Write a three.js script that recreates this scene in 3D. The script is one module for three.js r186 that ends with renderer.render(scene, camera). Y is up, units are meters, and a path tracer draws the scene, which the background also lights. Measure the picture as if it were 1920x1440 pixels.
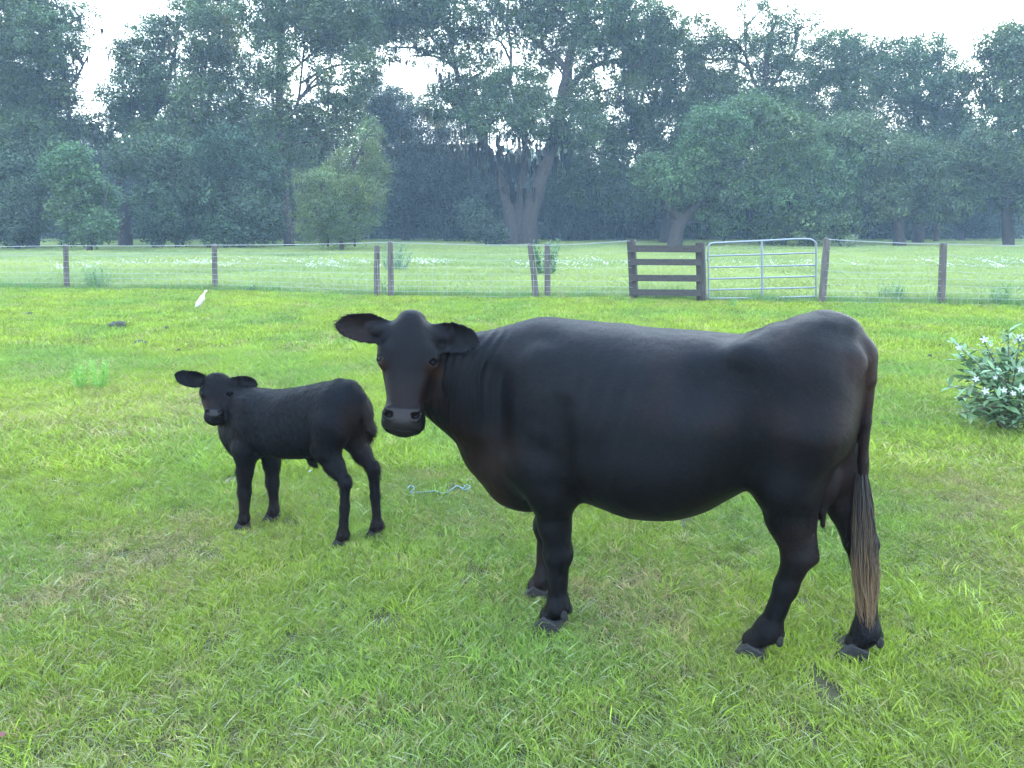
import * as THREE from 'three';
import { mergeGeometries } from 'three/addons/utils/BufferGeometryUtils.js';
import { ImprovedNoise } from 'three/addons/math/ImprovedNoise.js';

// ---------------------------------------------------------------- camera, sky, sun, exposure
const scene = new THREE.Scene();
const EYE = 1.65, PITCH = Math.atan(300 / 1440);
const camera = new THREE.PerspectiveCamera(2 * Math.atan(0.5) * 180 / Math.PI, 4 / 3, 0.05, 900);
camera.position.set(0, EYE, 0);
camera.rotation.x = -PITCH;
camera.updateMatrixWorld(true);

const SUN_DIR = new THREE.Vector3(Math.sin(0.50), Math.tan(0.13), -Math.cos(0.50)).normalize();
{
  const W = 512, H = 256, data = new Float32Array(W * H * 4);
  const low = [0.93, 1.0, 0.97], high = [0.42, 0.66, 1.0];
  for (let r = 0; r < H; r++) for (let c = 0; c < W; c++) {
    const up = ((r + 0.5) / H - 0.5) * Math.PI, az = ((c + 0.5) / W - 0.5) * 2 * Math.PI;
    const x = Math.cos(az) * Math.cos(up), y = Math.sin(up), z = Math.sin(az) * Math.cos(up);
    const t = Math.pow(Math.max(0, y), 0.6);
    const a = Math.acos(Math.min(1, x * SUN_DIR.x + y * SUN_DIR.y + z * SUN_DIR.z));
    const glow = 0.55 * Math.exp(-a / 0.45);
    const i = (r * W + c) * 4, g = [1.0, 0.93, 0.8];
    for (let k = 0; k < 3; k++) data[i + k] = y < 0 ? 0.18 : (low[k] * (1 - t) + high[k] * t) + glow * g[k];
    data[i + 3] = 1;
  }
  const sky = new THREE.DataTexture(data, W, H, THREE.RGBAFormat, THREE.FloatType);
  sky.mapping = THREE.EquirectangularReflectionMapping;
  sky.magFilter = THREE.LinearFilter; sky.needsUpdate = true;
  scene.background = sky; scene.environment = sky;
}
const sun = new THREE.DirectionalLight(new THREE.Color(1.0, 0.86, 0.62), 3.0);
sun.position.copy(SUN_DIR).multiplyScalar(150);
sun.castShadow = true; sun.shadow.radius = 6;
sun.shadow.mapSize.set(4096, 4096);
Object.assign(sun.shadow.camera, { left: -70, right: 70, top: 70, bottom: -70, near: 1, far: 400 });
scene.add(sun);
scene.fog = new THREE.FogExp2(new THREE.Color().setRGB(0.60, 0.81, 1.0), 0.00098);
const renderer = new THREE.WebGLRenderer({ antialias: true });
renderer.toneMapping = THREE.LinearToneMapping;
renderer.toneMappingExposure = 8.2;
renderer.shadowMap.enabled = true;

// ---------------------------------------------------------------- helpers
const V = (x, y, z) => new THREE.Vector3(x, y, z);
function rng(seed) { let s = seed | 0; return () => { s = (s + 0x6d2b79f5) | 0; let t = Math.imul(s ^ (s >>> 15), 1 | s); t = (t + Math.imul(t ^ (t >>> 7), 61 | t)) ^ t; return ((t ^ (t >>> 14)) >>> 0) / 4294967296; }; }
const perlin = new ImprovedNoise();
const noise = (x, y, z = 0) => perlin.noise(x + 31.7, y + 11.3, z + 5.1);
const fbm = (x, y, z = 0, o = 3) => { let s = 0, a = 1, f = 1; for (let i = 0; i < o; i++) { s += a * noise(x * f, y * f, z + i * 7.3); a *= 0.5; f *= 2.03; } return s; };
const clamp = (x, a = 0, b = 1) => Math.max(a, Math.min(b, x));
const smooth = (a, b, x) => { const t = clamp((x - a) / (b - a)); return t * t * (3 - 2 * t); };
const lerp = (a, b, t) => a + (b - a) * t;
// a place on the photograph (1920 x 1440) to a direction, to the ground, or to a point at a given distance ahead
const CP = Math.cos(-PITCH), SP = Math.sin(-PITCH);
function dirOf(px, py) { const x = (px - 960) / 1440, y = (720 - py) / 1440, z = -1; return V(x, y * CP - z * SP, y * SP + z * CP); }
function at(px, py, depth) { const d = dirOf(px, py); return d.multiplyScalar(depth / -d.z).add(V(0, EYE, 0)); }
function groundAt(px, py) { const d = dirOf(px, py); return d.multiplyScalar(-EYE / d.y).add(V(0, EYE, 0)); }

const taken = new Map();
function numbered(name) { const n = taken.get(name) ?? 0; taken.set(name, n + 1); return n ? name + '_' + String(n).padStart(3, '0') : name; }
function thing(name, label, category, pos = [0, 0, 0], turn = 0, group) {
  const o = new THREE.Group(); o.name = numbered(name); o.position.set(...(pos.isVector3 ? pos.toArray() : pos)); o.rotation.y = turn;
  o.userData = { label, category }; if (group) o.userData.group = group;
  scene.add(o); return o;
}
function part(name, geo, mat, parent, kind) {
  const m = new THREE.Mesh(geo, mat); m.name = name; m.castShadow = m.receiveShadow = true;
  if (kind) m.userData.kind = kind;
  parent.add(m); return m;
}
function dataTex(w, h, fn, srgb) {
  const d = new Uint8Array(w * h * 4);
  for (let y = 0; y < h; y++) for (let x = 0; x < w; x++) { const c = fn(x / w, y / h, x, y), i = (y * w + x) * 4; d[i] = c[0] * 255; d[i + 1] = c[1] * 255; d[i + 2] = c[2] * 255; d[i + 3] = 255; }
  const t = new THREE.DataTexture(d, w, h, THREE.RGBAFormat); t.wrapS = t.wrapT = THREE.RepeatWrapping; t.magFilter = THREE.LinearFilter; t.needsUpdate = true;
  if (srgb) t.colorSpace = THREE.SRGBColorSpace;
  return t;
}
const rgb = (r, g, b) => new THREE.Color().setRGB(r, g, b);
function std(color, roughness = 0.8, extra = {}) { return new THREE.MeshStandardMaterial({ color, roughness, ...extra }); }
function leafMat(through, roughness = 0.85) { return new THREE.MeshPhysicalMaterial({ color: rgb(1, 1, 1), roughness, transmission: through, thickness: 0, side: THREE.DoubleSide, specularIntensity: 0.5 }); }
// a tube along points whose radius runs from r0 to r1, with a little unevenness
function limb(points, radii, sides = 7, seg = 4, wob = 0.06, seed = 1) {
  const curve = new THREE.CatmullRomCurve3(points, false, 'centripetal'), n = (points.length - 1) * seg, pos = [], nor = [], uv = [], idx = [];
  let len = 0, last = null;
  for (let i = 0; i <= n; i++) {
    const t = i / n, p = curve.getPoint(t), tan = curve.getTangent(t), k = t * (radii.length - 1), r0 = lerp(radii[Math.floor(k)], radii[Math.min(radii.length - 1, Math.floor(k) + 1)], k - Math.floor(k));
    const u = V(0.31, 0.12, 0.94).cross(tan).normalize(), w = tan.clone().cross(u);
    if (last) len += p.distanceTo(last); last = p;
    for (let j = 0; j <= sides; j++) {
      const a = j / sides * Math.PI * 2, q = u.clone().multiplyScalar(Math.cos(a)).addScaledVector(w, Math.sin(a));
      const r = r0 * (1 + wob * 2 * noise(q.x * 1.7 + seed, len / Math.max(r0, 0.02) * 0.35, q.z * 1.7));
      pos.push(p.x + q.x * r, p.y + q.y * r, p.z + q.z * r); nor.push(q.x, q.y, q.z); uv.push(j / sides * 2 * Math.PI * r0, len);
    }
  }
  for (let i = 0; i < n; i++) for (let j = 0; j < sides; j++) { const a = i * (sides + 1) + j, b = a + sides + 1; idx.push(a, a + 1, b, b, a + 1, b + 1); }
  const g = new THREE.BufferGeometry();
  g.setAttribute('position', new THREE.Float32BufferAttribute(pos, 3)); g.setAttribute('normal', new THREE.Float32BufferAttribute(nor, 3)); g.setAttribute('uv', new THREE.Float32BufferAttribute(uv, 2)); g.setIndex(idx);
  return g;
}
function boxGeo(w, h, d, x = 0, y = 0, z = 0) { const g = new THREE.BoxGeometry(w, h, d); g.translate(x, y, z); return g; }

// ---------------------------------------------------------------- ground
const fenceLine = [[-26, -21.2], [-11.66, -20.1], [-7.63, -19.7], [-3.0, -17.9], [0.65, -17.55], [2.73, -17.3], [4.2, -16.9], [6.6, -16.5], [8.94, -16.0], [20, -14.4]];
function fenceZ(x) { for (let i = 0; i < fenceLine.length - 1; i++) { const [a, b] = [fenceLine[i], fenceLine[i + 1]]; if (x <= b[0] || i === fenceLine.length - 2) return lerp(a[1], b[1], (x - a[0]) / (b[0] - a[0])); } }
const groundY = (x, z) => { const d = Math.hypot(x, z); return 0.018 * noise(x * 0.45, z * 0.45, 2) * smooth(1.5, 8, d) + 0.006 * noise(x * 2.1, z * 2.1, 9); };
const dryPatches = [[250, 1065, 0.5, 0.75], [60, 1125, 0.25, 0.8], [1195, 1120, 0.34, 0.8], [1880, 940, 0.6, 0.55], [340, 760, 0.8, 0.55], [850, 980, 0.35, 0.3], [1240, 1080, 0.35, 0.45], [120, 770, 1.0, 0.35], [1900, 1060, 0.4, 0.35]].map(([x, y, r, s]) => [...groundAt(x, y).toArray(), r, s]);
function dryness(x, z) {
  let d = 0; for (const [a, , b, r, s] of dryPatches) { const q = Math.hypot((x - a), (z - b) * 0.8) / r; d = Math.max(d, s * Math.exp(-q * q) * (1 + 0.9 * noise(x * 5, z * 5, 3))); }
  return clamp(d + 0.28 * smooth(0.22, 0.7, fbm(x * 0.8, z * 0.8, 4)), 0, 1);
}
{
  const rows = [], add = (a, b, n) => { for (let i = 0; i < n; i++) rows.push(lerp(a, b, i / n)); };
  add(6, -9, 60); add(-9, -24, 40); add(-24, -100, 40); add(-100, -420, 12); rows.push(-420);
  const cols = []; for (let i = -44; i <= 44; i++) cols.push(Math.sign(i) * (Math.abs(i) * 0.22 + Math.pow(Math.abs(i) / 44, 4) * 340));
  const pos = [], uv = [], idx = [];
  for (const z of rows) for (const x of cols) { pos.push(x, groundY(x, z) - 0.004, z); uv.push(x / 3, z / 3); }
  for (let i = 0; i < rows.length - 1; i++) for (let j = 0; j < cols.length - 1; j++) { const a = i * cols.length + j, b = a + cols.length; idx.push(a, a + 1, b, b, a + 1, b + 1); }
  const g = new THREE.BufferGeometry(); g.setAttribute('position', new THREE.Float32BufferAttribute(pos, 3)); g.setAttribute('uv', new THREE.Float32BufferAttribute(uv, 2)); g.setIndex(idx); g.computeVertexNormals();
  const tex = dataTex(512, 512, (u, v) => {
    const w = (f, s) => { const a = u * f, b = v * f; const n = (x, y) => noise(x, y, s); return lerp(lerp(n(a, b), n(a - f, b), u), lerp(n(a, b - f), n(a - f, b - f), u), v); };
    const k = w(9, 1) * 0.6 + w(40, 2) * 0.8 + w(120, 3) * 0.7, m = clamp(0.5 + k * 0.55), b = clamp(0.5 + w(14, 8) * 1.3);
    return [lerp(0.13, 0.26, m) + b * 0.04, lerp(0.14, 0.28, m), lerp(0.09, 0.13, m)];
  }, true);
  const bump = dataTex(512, 512, (u, v) => { const n = clamp(0.5 + 0.5 * fbm(u * 90, v * 90, 3)); return [n, n, n]; });
  const ground = part('ground', g, std(0xffffff, 1, { map: tex, bumpMap: bump, bumpScale: 0.012 }), scene);
  ground.userData = { kind: 'structure', label: 'grazed green pasture ground under the grass', category: 'ground' };
}

// ---------------------------------------------------------------- grass
function bladeGeo(R, n, spread, hMin, hMax, width, lean, seg = 3) {
  const pos = [], nor = [], idx = [];
  for (let i = 0; i < n; i++) {
    const a = R() * 6.283, d = Math.sqrt(R()) * spread, bx = Math.cos(a) * d, bz = Math.sin(a) * d, h = lerp(hMin, hMax, R() * R() * 0.5 + R() * 0.5), la = a + (R() - 0.5) * 3.2, l = h * lean * (0.25 + R()), w = width * (0.7 + 0.6 * R()), fa = R() * 3.14, base = pos.length / 3;
    for (let k = 0; k <= seg; k++) {
      const t = k / seg, x = bx + Math.cos(la) * l * t * t, z = bz + Math.sin(la) * l * t * t, y = h * (t - 0.18 * lean * t * t), ww = w * (k === seg ? 0 : 1 - 0.55 * t * t) / 2;
      const sx = Math.cos(fa) * ww, sz = Math.sin(fa) * ww, nx = -Math.sin(fa), nz = Math.cos(fa);
      if (k === seg) { pos.push(x, y, z); nor.push(nx, 0.35, nz); } else { pos.push(x - sx, y, z - sz, x + sx, y, z + sz); nor.push(nx, 0.35, nz, nx, 0.35, nz); }
    }
    for (let k = 0; k < seg - 1; k++) { const b = base + k * 2; idx.push(b, b + 1, b + 2, b + 1, b + 3, b + 2); }
    const b = base + (seg - 1) * 2; idx.push(b, b + 1, b + 2);
  }
  const g = new THREE.BufferGeometry(); g.setAttribute('position', new THREE.Float32BufferAttribute(pos, 3)); g.setAttribute('normal', new THREE.Float32BufferAttribute(nor, 3)); g.setIndex(idx);
  return g;
}
const GRASS = leafMat(0.45, 0.75);
const dummy = new THREE.Object3D();
function scatter(name, label, category, geos, mat, places, parent = scene) {   // places: [x,y,z,turn,scale,scaleY,colour,tiltX,tiltZ]
  geos.forEach((g, v) => {
    const mine = places.filter((_, i) => i % geos.length === v); if (!mine.length) return;
    const m = new THREE.InstancedMesh(g, mat, mine.length); m.name = parent === scene ? numbered(name) : name; m.castShadow = m.receiveShadow = true;
    mine.forEach((p, i) => { dummy.position.set(p[0], p[1], p[2]); dummy.rotation.set(p[7] || 0, p[3], p[8] || 0); dummy.scale.set(p[4], p[5], p[4]); dummy.updateMatrix(); m.setMatrixAt(i, dummy.matrix); m.setColorAt(i, p[6]); });
    m.userData.kind = 'stuff'; if (parent === scene) { m.userData.label = label; m.userData.category = category; }
    parent.add(m);
  });
}
function grassColor(x, z, R, far = 0) {
  const dry = dryness(x, z) * (1 - far), n = fbm(x * 0.55, z * 0.55, 12), q = R();
  const c = [lerp(0.225, 0.285, clamp(0.5 + n * 0.8)), lerp(0.335, 0.38, clamp(0.5 + n * 0.6)), lerp(0.040, 0.034, clamp(0.5 + n))];
  const cool = clamp(-n * 1.3); c[0] = lerp(c[0], 0.18, cool); c[1] = lerp(c[1], 0.31, cool); c[2] = lerp(c[2], 0.045, cool);
  if (q < dry * 0.75) { const t = 0.5 + 0.5 * R(); c[0] = lerp(c[0], 0.42, t); c[1] = lerp(c[1], 0.34, t); c[2] = lerp(c[2], 0.17, t); }
  else if (q > 0.94) { c[0] = 0.36; c[1] = 0.33; c[2] = 0.13; }
  const j = 0.55 + 0.8 * R(); return rgb(c[0] * j, c[1] * j, c[2] * j);
}
{
  const R = rng(11);
  const lawn = (z0, z1, perM2, zMin) => {
    const out = [];
    for (let z = z0; z < z1; z += 0.25) {
      const half = (z + 0.4) * (z < 5 ? 0.80 : 0.9) + (z < 5 ? 1.1 : 1.6), n = perM2 * 0.25 * half * 2;
      for (let i = 0; i < n; i++) {
        const x = (R() * 2 - 1) * half, zz = -(z + R() * 0.25);
        if (zz < fenceZ(x) + 0.25 && zMin !== 1) continue; if (zMin === 1 && zz > fenceZ(x) - 0.3) continue;
        out.push([x, zz]);
      }
    }
    return out;
  };
  const place = (pts, sc, far) => pts.map(([x, z]) => {
    const dry = dryness(x, z), hn = 1 + 0.45 * fbm(x * 1.3, z * 1.3, 20), s = sc * (0.75 + 0.5 * R());
    return [x, groundY(x, z) - 0.006, z, R() * 6.283, s, s * clamp(hn, 0.45, 1.7) * (1 - 0.5 * dry), grassColor(x, z, R, far), (R() - 0.5) * 0.3, (R() - 0.5) * 0.3];
  });
  const gap = (pts, t) => pts.filter(([x, z]) => fbm(x * 6, z * 6, 33) > t - 0.5 * R());
  scatter('near_grass', 'bright green grass blades around the cow and along the bottom edge', 'grass', [0].map((i) => bladeGeo(R, 24, 0.055, 0.024, 0.074, 0.0034, 0.95, 3)), GRASS, place(gap(lawn(1.5, 5, 1350), -0.14), 1, 0));
  scatter('mid_grass', 'green grass between the calf and the wire fence', 'grass', [0].map((i) => bladeGeo(R, 20, 0.1, 0.035, 0.095, 0.0075, 1.0, 2)), GRASS, place(lawn(5, 10, 480), 1, 0));
  scatter('back_grass', 'pale green grass in front of the wire fence', 'grass', [0].map((i) => bladeGeo(R, 20, 0.16, 0.045, 0.12, 0.014, 1.0, 2)), GRASS, place(lawn(10, 22, 150), 1, 0.3));
  const longer = gap(lawn(1.6, 13, 11), 0.12);
  scatter('long_grass', 'scattered longer grass tufts standing out of the lawn', 'grass', [bladeGeo(R, 16, 0.05, 0.06, 0.17, 0.0045, 1.1, 3)], GRASS, place(longer, 0.9, 0));
  // beyond the fence
  const field = [];
  for (let z = 14; z < 100; z *= 1.012) { const half = z * 0.92 + 2, step = z * 0.012, n = half * 2 * step * clamp(70 - z, 14, 48) * 0.9; for (let i = 0; i < n; i++) { const x = (R() * 2 - 1) * half, zz = -(z + R() * step); if (zz < fenceZ(x) - 0.25) field.push([x, zz]); } }
  scatter('field_grass', 'taller misty grass in the field beyond the fence', 'grass', [0].map(() => bladeGeo(R, 18, 0.3, 0.08, 0.26, 0.03, 0.8, 2)), GRASS,
    field.map(([x, z]) => { const s = 0.8 + 0.6 * R(), n = fbm(x * 0.12, z * 0.12, 40), c = rgb(lerp(0.23, 0.31, clamp(0.5 + n)), lerp(0.31, 0.37, clamp(0.5 + n)), lerp(0.09, 0.12, R())); return [x, groundY(x, z) - 0.01, z, R() * 6.283, s, s * (0.8 + 0.5 * noise(x * 0.3, z * 0.3)), c, 0, 0]; }));
  // rank grass along the foot of the fence
  const strip = []; for (let i = 0; i < 5200; i++) { const x = lerp(-17, 14, R()), z = fenceZ(x) + (R() + R() - 1) * 0.38; strip.push([x, z]); }
  scatter('fence_grass', 'rank uncut grass along the foot of the wire fence', 'grass', [0].map(() => bladeGeo(R, 14, 0.1, 0.10, 0.30, 0.012, 0.6, 3)), GRASS,
    strip.map(([x, z]) => { const s = (0.6 + 0.5 * R()) * (0.75 + 0.5 * noise(x * 0.9, 3)); return [x, groundY(x, z) - 0.01, z, R() * 6.283, s, s * (0.7 + 0.9 * R() * R()), rgb(lerp(0.11, 0.19, R()), lerp(0.21, 0.28, R()), 0.07), 0, 0]; }));
  // small white flecks, added for the sunlit mist on the field beyond the fence
  const fleckGeos = []; for (let i = 0; i < 9; i++) { const p = new THREE.PlaneGeometry(0.035, 0.045); p.rotateX(-0.9 - R()); p.rotateY(R() * 6.28); p.translate((R() - 0.5) * 0.5, 0.16 + R() * 0.16, (R() - 0.5) * 0.5); fleckGeos.push(p); }
  const white = [];
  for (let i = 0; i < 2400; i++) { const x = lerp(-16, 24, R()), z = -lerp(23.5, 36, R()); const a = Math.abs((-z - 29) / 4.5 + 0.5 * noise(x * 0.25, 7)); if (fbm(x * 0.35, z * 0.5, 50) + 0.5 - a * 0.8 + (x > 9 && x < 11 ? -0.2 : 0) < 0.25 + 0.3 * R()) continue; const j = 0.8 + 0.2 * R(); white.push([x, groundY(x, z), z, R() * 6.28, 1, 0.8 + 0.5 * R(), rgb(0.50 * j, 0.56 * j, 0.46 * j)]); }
  scatter('sunlit_mist_flecks', 'drift of small white flecks added for the bright sunlit mist in the field beyond the fence', 'light_flecks', [mergeGeometries(fleckGeos)], leafMat(0.3, 0.9), white);
}
console.log('grass done');
// ---------------------------------------------------------------- cattle: distance fields meshed into one skin
const smin = (a, b, k) => { const h = Math.max(k - Math.abs(a - b), 0) / k; return Math.min(a, b) - h * h * k * 0.25; };
function cone(a, b, ra, rb, wide = 1) {          // tapered capsule; wide stretches its section sideways (z)
  const bx = b[0] - a[0], by = b[1] - a[1], bz = (b[2] - a[2]) / wide, l2 = bx * bx + by * by + bz * bz, m = Math.min(1, wide);
  return (x, y, z) => { const px = x - a[0], py = y - a[1], pz = (z - a[2]) / wide, t = clamp((px * bx + py * by + pz * bz) / l2), dx = px - bx * t, dy = py - by * t, dz = pz - bz * t; return (Math.sqrt(dx * dx + dy * dy + dz * dz) - lerp(ra, rb, t)) * m; };
}
function ell(c, r, f) {                          // ellipsoid; f: optional axes [e1, e2, e3]
  return (x, y, z) => {
    let px = x - c[0], py = y - c[1], pz = z - c[2];
    if (f) { const q = [px, py, pz]; [px, py, pz] = f.map((e) => e[0] * q[0] + e[1] * q[1] + e[2] * q[2]); }
    const ax = px / r[0], ay = py / r[1], az = pz / r[2], k0 = Math.sqrt(ax * ax + ay * ay + az * az), k1 = Math.sqrt((ax / r[0]) ** 2 + (ay / r[1]) ** 2 + (az / r[2]) ** 2);
    return k1 < 1e-9 ? -Math.min(...r) : k0 * (k0 - 1) / k1;
  };
}
function tableOf(rows) {                         // rows [s, v1, v2, ...] joined by a smooth (monotone) curve and sampled finely
  const n = 240, s0 = rows[0][0], s1 = rows[rows.length - 1][0], w = rows[0].length - 1, out = [];
  for (let i = 0; i <= n; i++) {
    const s = lerp(s0, s1, i / n); let k = 0; while (k < rows.length - 2 && s > rows[k + 1][0]) k++;
    const a = rows[Math.max(0, k - 1)], b = rows[k], c = rows[k + 1], d = rows[Math.min(rows.length - 1, k + 2)], t = (s - b[0]) / (c[0] - b[0]), v = [];
    for (let j = 1; j <= w; j++) {
      const sec = (c[j] - b[j]) / (c[0] - b[0]);
      let m0 = k > 0 ? (c[j] - a[j]) / (c[0] - a[0]) : sec, m1 = k < rows.length - 2 ? (d[j] - b[j]) / (d[0] - b[0]) : sec;
      const h = c[0] - b[0], t2 = t * t, t3 = t2 * t; v.push((2 * t3 - 3 * t2 + 1) * b[j] + (t3 - 2 * t2 + t) * h * m0 + (-2 * t3 + 3 * t2) * c[j] + (t3 - t2) * h * m1);
    }
    out.push(v);
  }
  return (s) => { const u = clamp((s - s0) / (s1 - s0)) * n, i = Math.min(n - 1, Math.floor(u)), f = u - i, a = out[i], b = out[i + 1]; return a.map((q, j) => q + (b[j] - q) * f); };
}
// body along s with rows [s, top, bottom, half width, share of height where it is widest, side shift]
function loft(rows, frame, pw = 2.2) {
  const tb = tableOf(rows), s0 = rows[0][0], s1 = rows[rows.length - 1][0];
  return (x, y, z) => {
    let s = x, h = y, w = z;
    if (frame) { const q = [x - frame.o[0], y - frame.o[1], z - frame.o[2]]; s = q[0] * frame.s[0] + q[1] * frame.s[1] + q[2] * frame.s[2]; h = q[0] * frame.h[0] + q[1] * frame.h[1] + q[2] * frame.h[2]; w = q[0] * frame.w[0] + q[1] * frame.w[1] + q[2] * frame.w[2]; s /= frame.k; h /= frame.k; w /= frame.k; }
    const over = Math.max(s0 - s, s - s1, 0), [top, bot, hw, mid, sh] = tb(s), hc = lerp(bot, top, mid);
    const dh = h - hc, dw = w - sh, rh = Math.max(0.006, dh > 0 ? top - hc : hc - bot), rw = Math.max(0.006, hw), r = Math.hypot(dh, dw);
    const rho = Math.pow(Math.pow(Math.abs(dh) / rh, pw) + Math.pow(Math.abs(dw) / rw, pw), 1 / pw);
    const d = r < 1e-6 ? -Math.min(rh, rw) : r - r / Math.max(rho, 1e-4);
    return (over > 0 ? Math.hypot(Math.max(d, 0), over) : d) * (frame ? frame.k : 1);
  };
}
function ear(o, tip, face, width, thick, cup) {  // a leaf-shaped, cupped shell from o to tip, its hollow towards face
  const e = V(...tip).sub(V(...o)), L = e.length(); e.normalize();
  const f = V(...face); f.addScaledVector(e, -f.dot(e)).normalize(); const w = e.clone().cross(f);
  return (x, y, z) => {
    const px = x - o[0], py = y - o[1], pz = z - o[2], t = (px * e.x + py * e.y + pz * e.z) / L, s = px * w.x + py * w.y + pz * w.z, q = px * f.x + py * f.y + pz * f.z, tc = clamp(t, 0, 1);
    const hw = width * (0.42 + 0.62 * Math.sin(Math.PI * Math.pow(tc, 0.85) * 0.93 + 0.05)) * (tc > 0.8 ? Math.sqrt(Math.max(0.0001, 1 - ((tc - 0.8) / 0.2) ** 2)) : 1);
    const edge = Math.max(Math.abs(s) - hw, (t - 1) * L, -t * L), shell = Math.abs(q - cup * ((s / width) ** 2 - 0.6) * (1 - 0.4 * tc)) - thick * (1.2 - 0.6 * tc);
    const a = Math.max(edge, 0), b = Math.max(shell + thick * 0.5, 0);
    return edge < 0 && shell < -thick * 0.5 ? Math.max(edge, shell) : Math.hypot(a, b) - thick * 0.5;
  };
}
function skin(ops, lo, hi, h, extra) {
  const n = [0, 1, 2].map((k) => Math.ceil((hi[k] - lo[k]) / h) + 1), [nx, ny, nz] = n, field = new Float32Array(nx * ny * nz), B = 6, R = B * h * 0.87;
  const nb = n.map((q) => Math.ceil(q / B)), lists = new Array(nb[0] * nb[1] * nb[2]);
  const run = (list, x, y, z) => { let d = 1e3; for (const o of list) { const e = o.d(x, y, z); if (o.sub) { const m = -smin(-d, e, o.k); d = m; } else d = smin(d, e, o.k); } return extra ? d + extra(x, y, z, d) : d; };
  for (let bi = 0; bi < nb[0]; bi++) for (let bj = 0; bj < nb[1]; bj++) for (let bk = 0; bk < nb[2]; bk++) {
    const cx = lo[0] + (bi + 0.5) * B * h, cy = lo[1] + (bj + 0.5) * B * h, cz = lo[2] + (bk + 0.5) * B * h, ds = ops.map((o) => o.d(cx, cy, cz));
    let best = 1e3; ops.forEach((o, i) => { if (!o.sub) best = Math.min(best, ds[i]); });
    const near = best < 3 * R + 0.05 && best > -3 * R - 0.03 ? ops.filter((o, i) => o.sub ? ds[i] < 4 * R + o.k : ds[i] < Math.max(best, 0) + 4 * R + o.k) : ops.some((o, i) => o.sub && ds[i] < 2 * R) && best < 0 ? ops : null;
    if (near) lists[(bi * nb[1] + bj) * nb[2] + bk] = near;
    for (let i = bi * B; i < Math.min(nx, bi * B + B); i++) for (let j = bj * B; j < Math.min(ny, bj * B + B); j++) for (let k = bk * B; k < Math.min(nz, bk * B + B); k++)
      field[(i * ny + j) * nz + k] = near ? run(near, lo[0] + i * h, lo[1] + j * h, lo[2] + k * h) : best > 0 ? 1 : -1;
  }
  const pos = [], idx = [], vert = new Int32Array(nx * ny * nz).fill(-1), X = ny * nz, Y = nz;
  const EDGES = [[0, 1], [0, 2], [0, 4], [1, 3], [1, 5], [2, 3], [2, 6], [3, 7], [4, 5], [4, 6], [5, 7], [6, 7]];
  for (let i = 0; i < nx - 1; i++) for (let j = 0; j < ny - 1; j++) for (let k = 0; k < nz - 1; k++) {
    const q = i * X + j * Y + k, c = [field[q], field[q + X], field[q + Y], field[q + X + Y], field[q + 1], field[q + X + 1], field[q + Y + 1], field[q + X + Y + 1]];
    let m = 0; for (let a = 0; a < 8; a++) if (c[a] < 0) m |= 1 << a;
    if (m === 0 || m === 255) continue;
    let sx = 0, sy = 0, sz = 0, cnt = 0;
    for (const [a, b] of EDGES) if ((c[a] < 0) !== (c[b] < 0)) { const t = c[a] / (c[a] - c[b]); sx += lerp(a & 1, b & 1, t); sy += lerp(a >> 1 & 1, b >> 1 & 1, t); sz += lerp(a >> 2, b >> 2, t); cnt++; }
    vert[q] = pos.length / 3; pos.push(lo[0] + (i + sx / cnt) * h, lo[1] + (j + sy / cnt) * h, lo[2] + (k + sz / cnt) * h);
  }
  for (let i = 1; i < nx - 1; i++) for (let j = 1; j < ny - 1; j++) for (let k = 1; k < nz - 1; k++) {
    const q = i * X + j * Y + k, a = field[q] < 0;
    const quad = (p0, p1, p2, p3, flip) => { if (p0 < 0 || p1 < 0 || p2 < 0 || p3 < 0) return; if (flip) idx.push(p0, p2, p1, p0, p3, p2); else idx.push(p0, p1, p2, p0, p2, p3); };
    if (a !== field[q + X] < 0) quad(vert[q - Y - 1], vert[q - 1], vert[q], vert[q - Y], !a);
    if (a !== field[q + Y] < 0) quad(vert[q - X - 1], vert[q - X], vert[q], vert[q - 1], !a);
    if (a !== field[q + 1] < 0) quad(vert[q - X - Y], vert[q - Y], vert[q], vert[q - X], !a);
  }
  const nor = new Float32Array(pos.length), e = h * 0.75;
  for (let v = 0; v < pos.length; v += 3) {
    let [x, y, z] = [pos[v], pos[v + 1], pos[v + 2]];
    const bi = clamp(Math.floor((x - lo[0]) / h / B), 0, nb[0] - 1), bj = clamp(Math.floor((y - lo[1]) / h / B), 0, nb[1] - 1), bk = clamp(Math.floor((z - lo[2]) / h / B), 0, nb[2] - 1), list = lists[(bi * nb[1] + bj) * nb[2] + bk] || ops;
    const gx = run(list, x + e, y, z) - run(list, x - e, y, z), gy = run(list, x, y + e, z) - run(list, x, y - e, z), gz = run(list, x, y, z + e) - run(list, x, y, z - e), l = Math.hypot(gx, gy, gz) || 1;
    nor[v] = gx / l; nor[v + 1] = gy / l; nor[v + 2] = gz / l;
  }
  const g = new THREE.BufferGeometry();
  g.setAttribute('position', new THREE.Float32BufferAttribute(pos, 3)); g.setAttribute('normal', new THREE.BufferAttribute(nor, 3)); g.setIndex(idx);
  return g;
}
function coat(g, tint) {                         // uv in metres along the flank, and the colours of the coat
  const p = g.attributes.position, nn = g.attributes.normal, uv = new Float32Array(p.count * 2), col = new Float32Array(p.count * 3);
  for (let i = 0; i < p.count; i++) {
    const x = p.getX(i), y = p.getY(i), z = p.getZ(i); uv[i * 2] = x + z * 0.6; uv[i * 2 + 1] = y + z;
    const c = tint(x, y, z, nn.getX(i), nn.getY(i), nn.getZ(i)); col.set(c, i * 3);
  }
  g.setAttribute('uv', new THREE.BufferAttribute(uv, 2)); g.setAttribute('color', new THREE.BufferAttribute(col, 3));
  return g;
}
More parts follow.
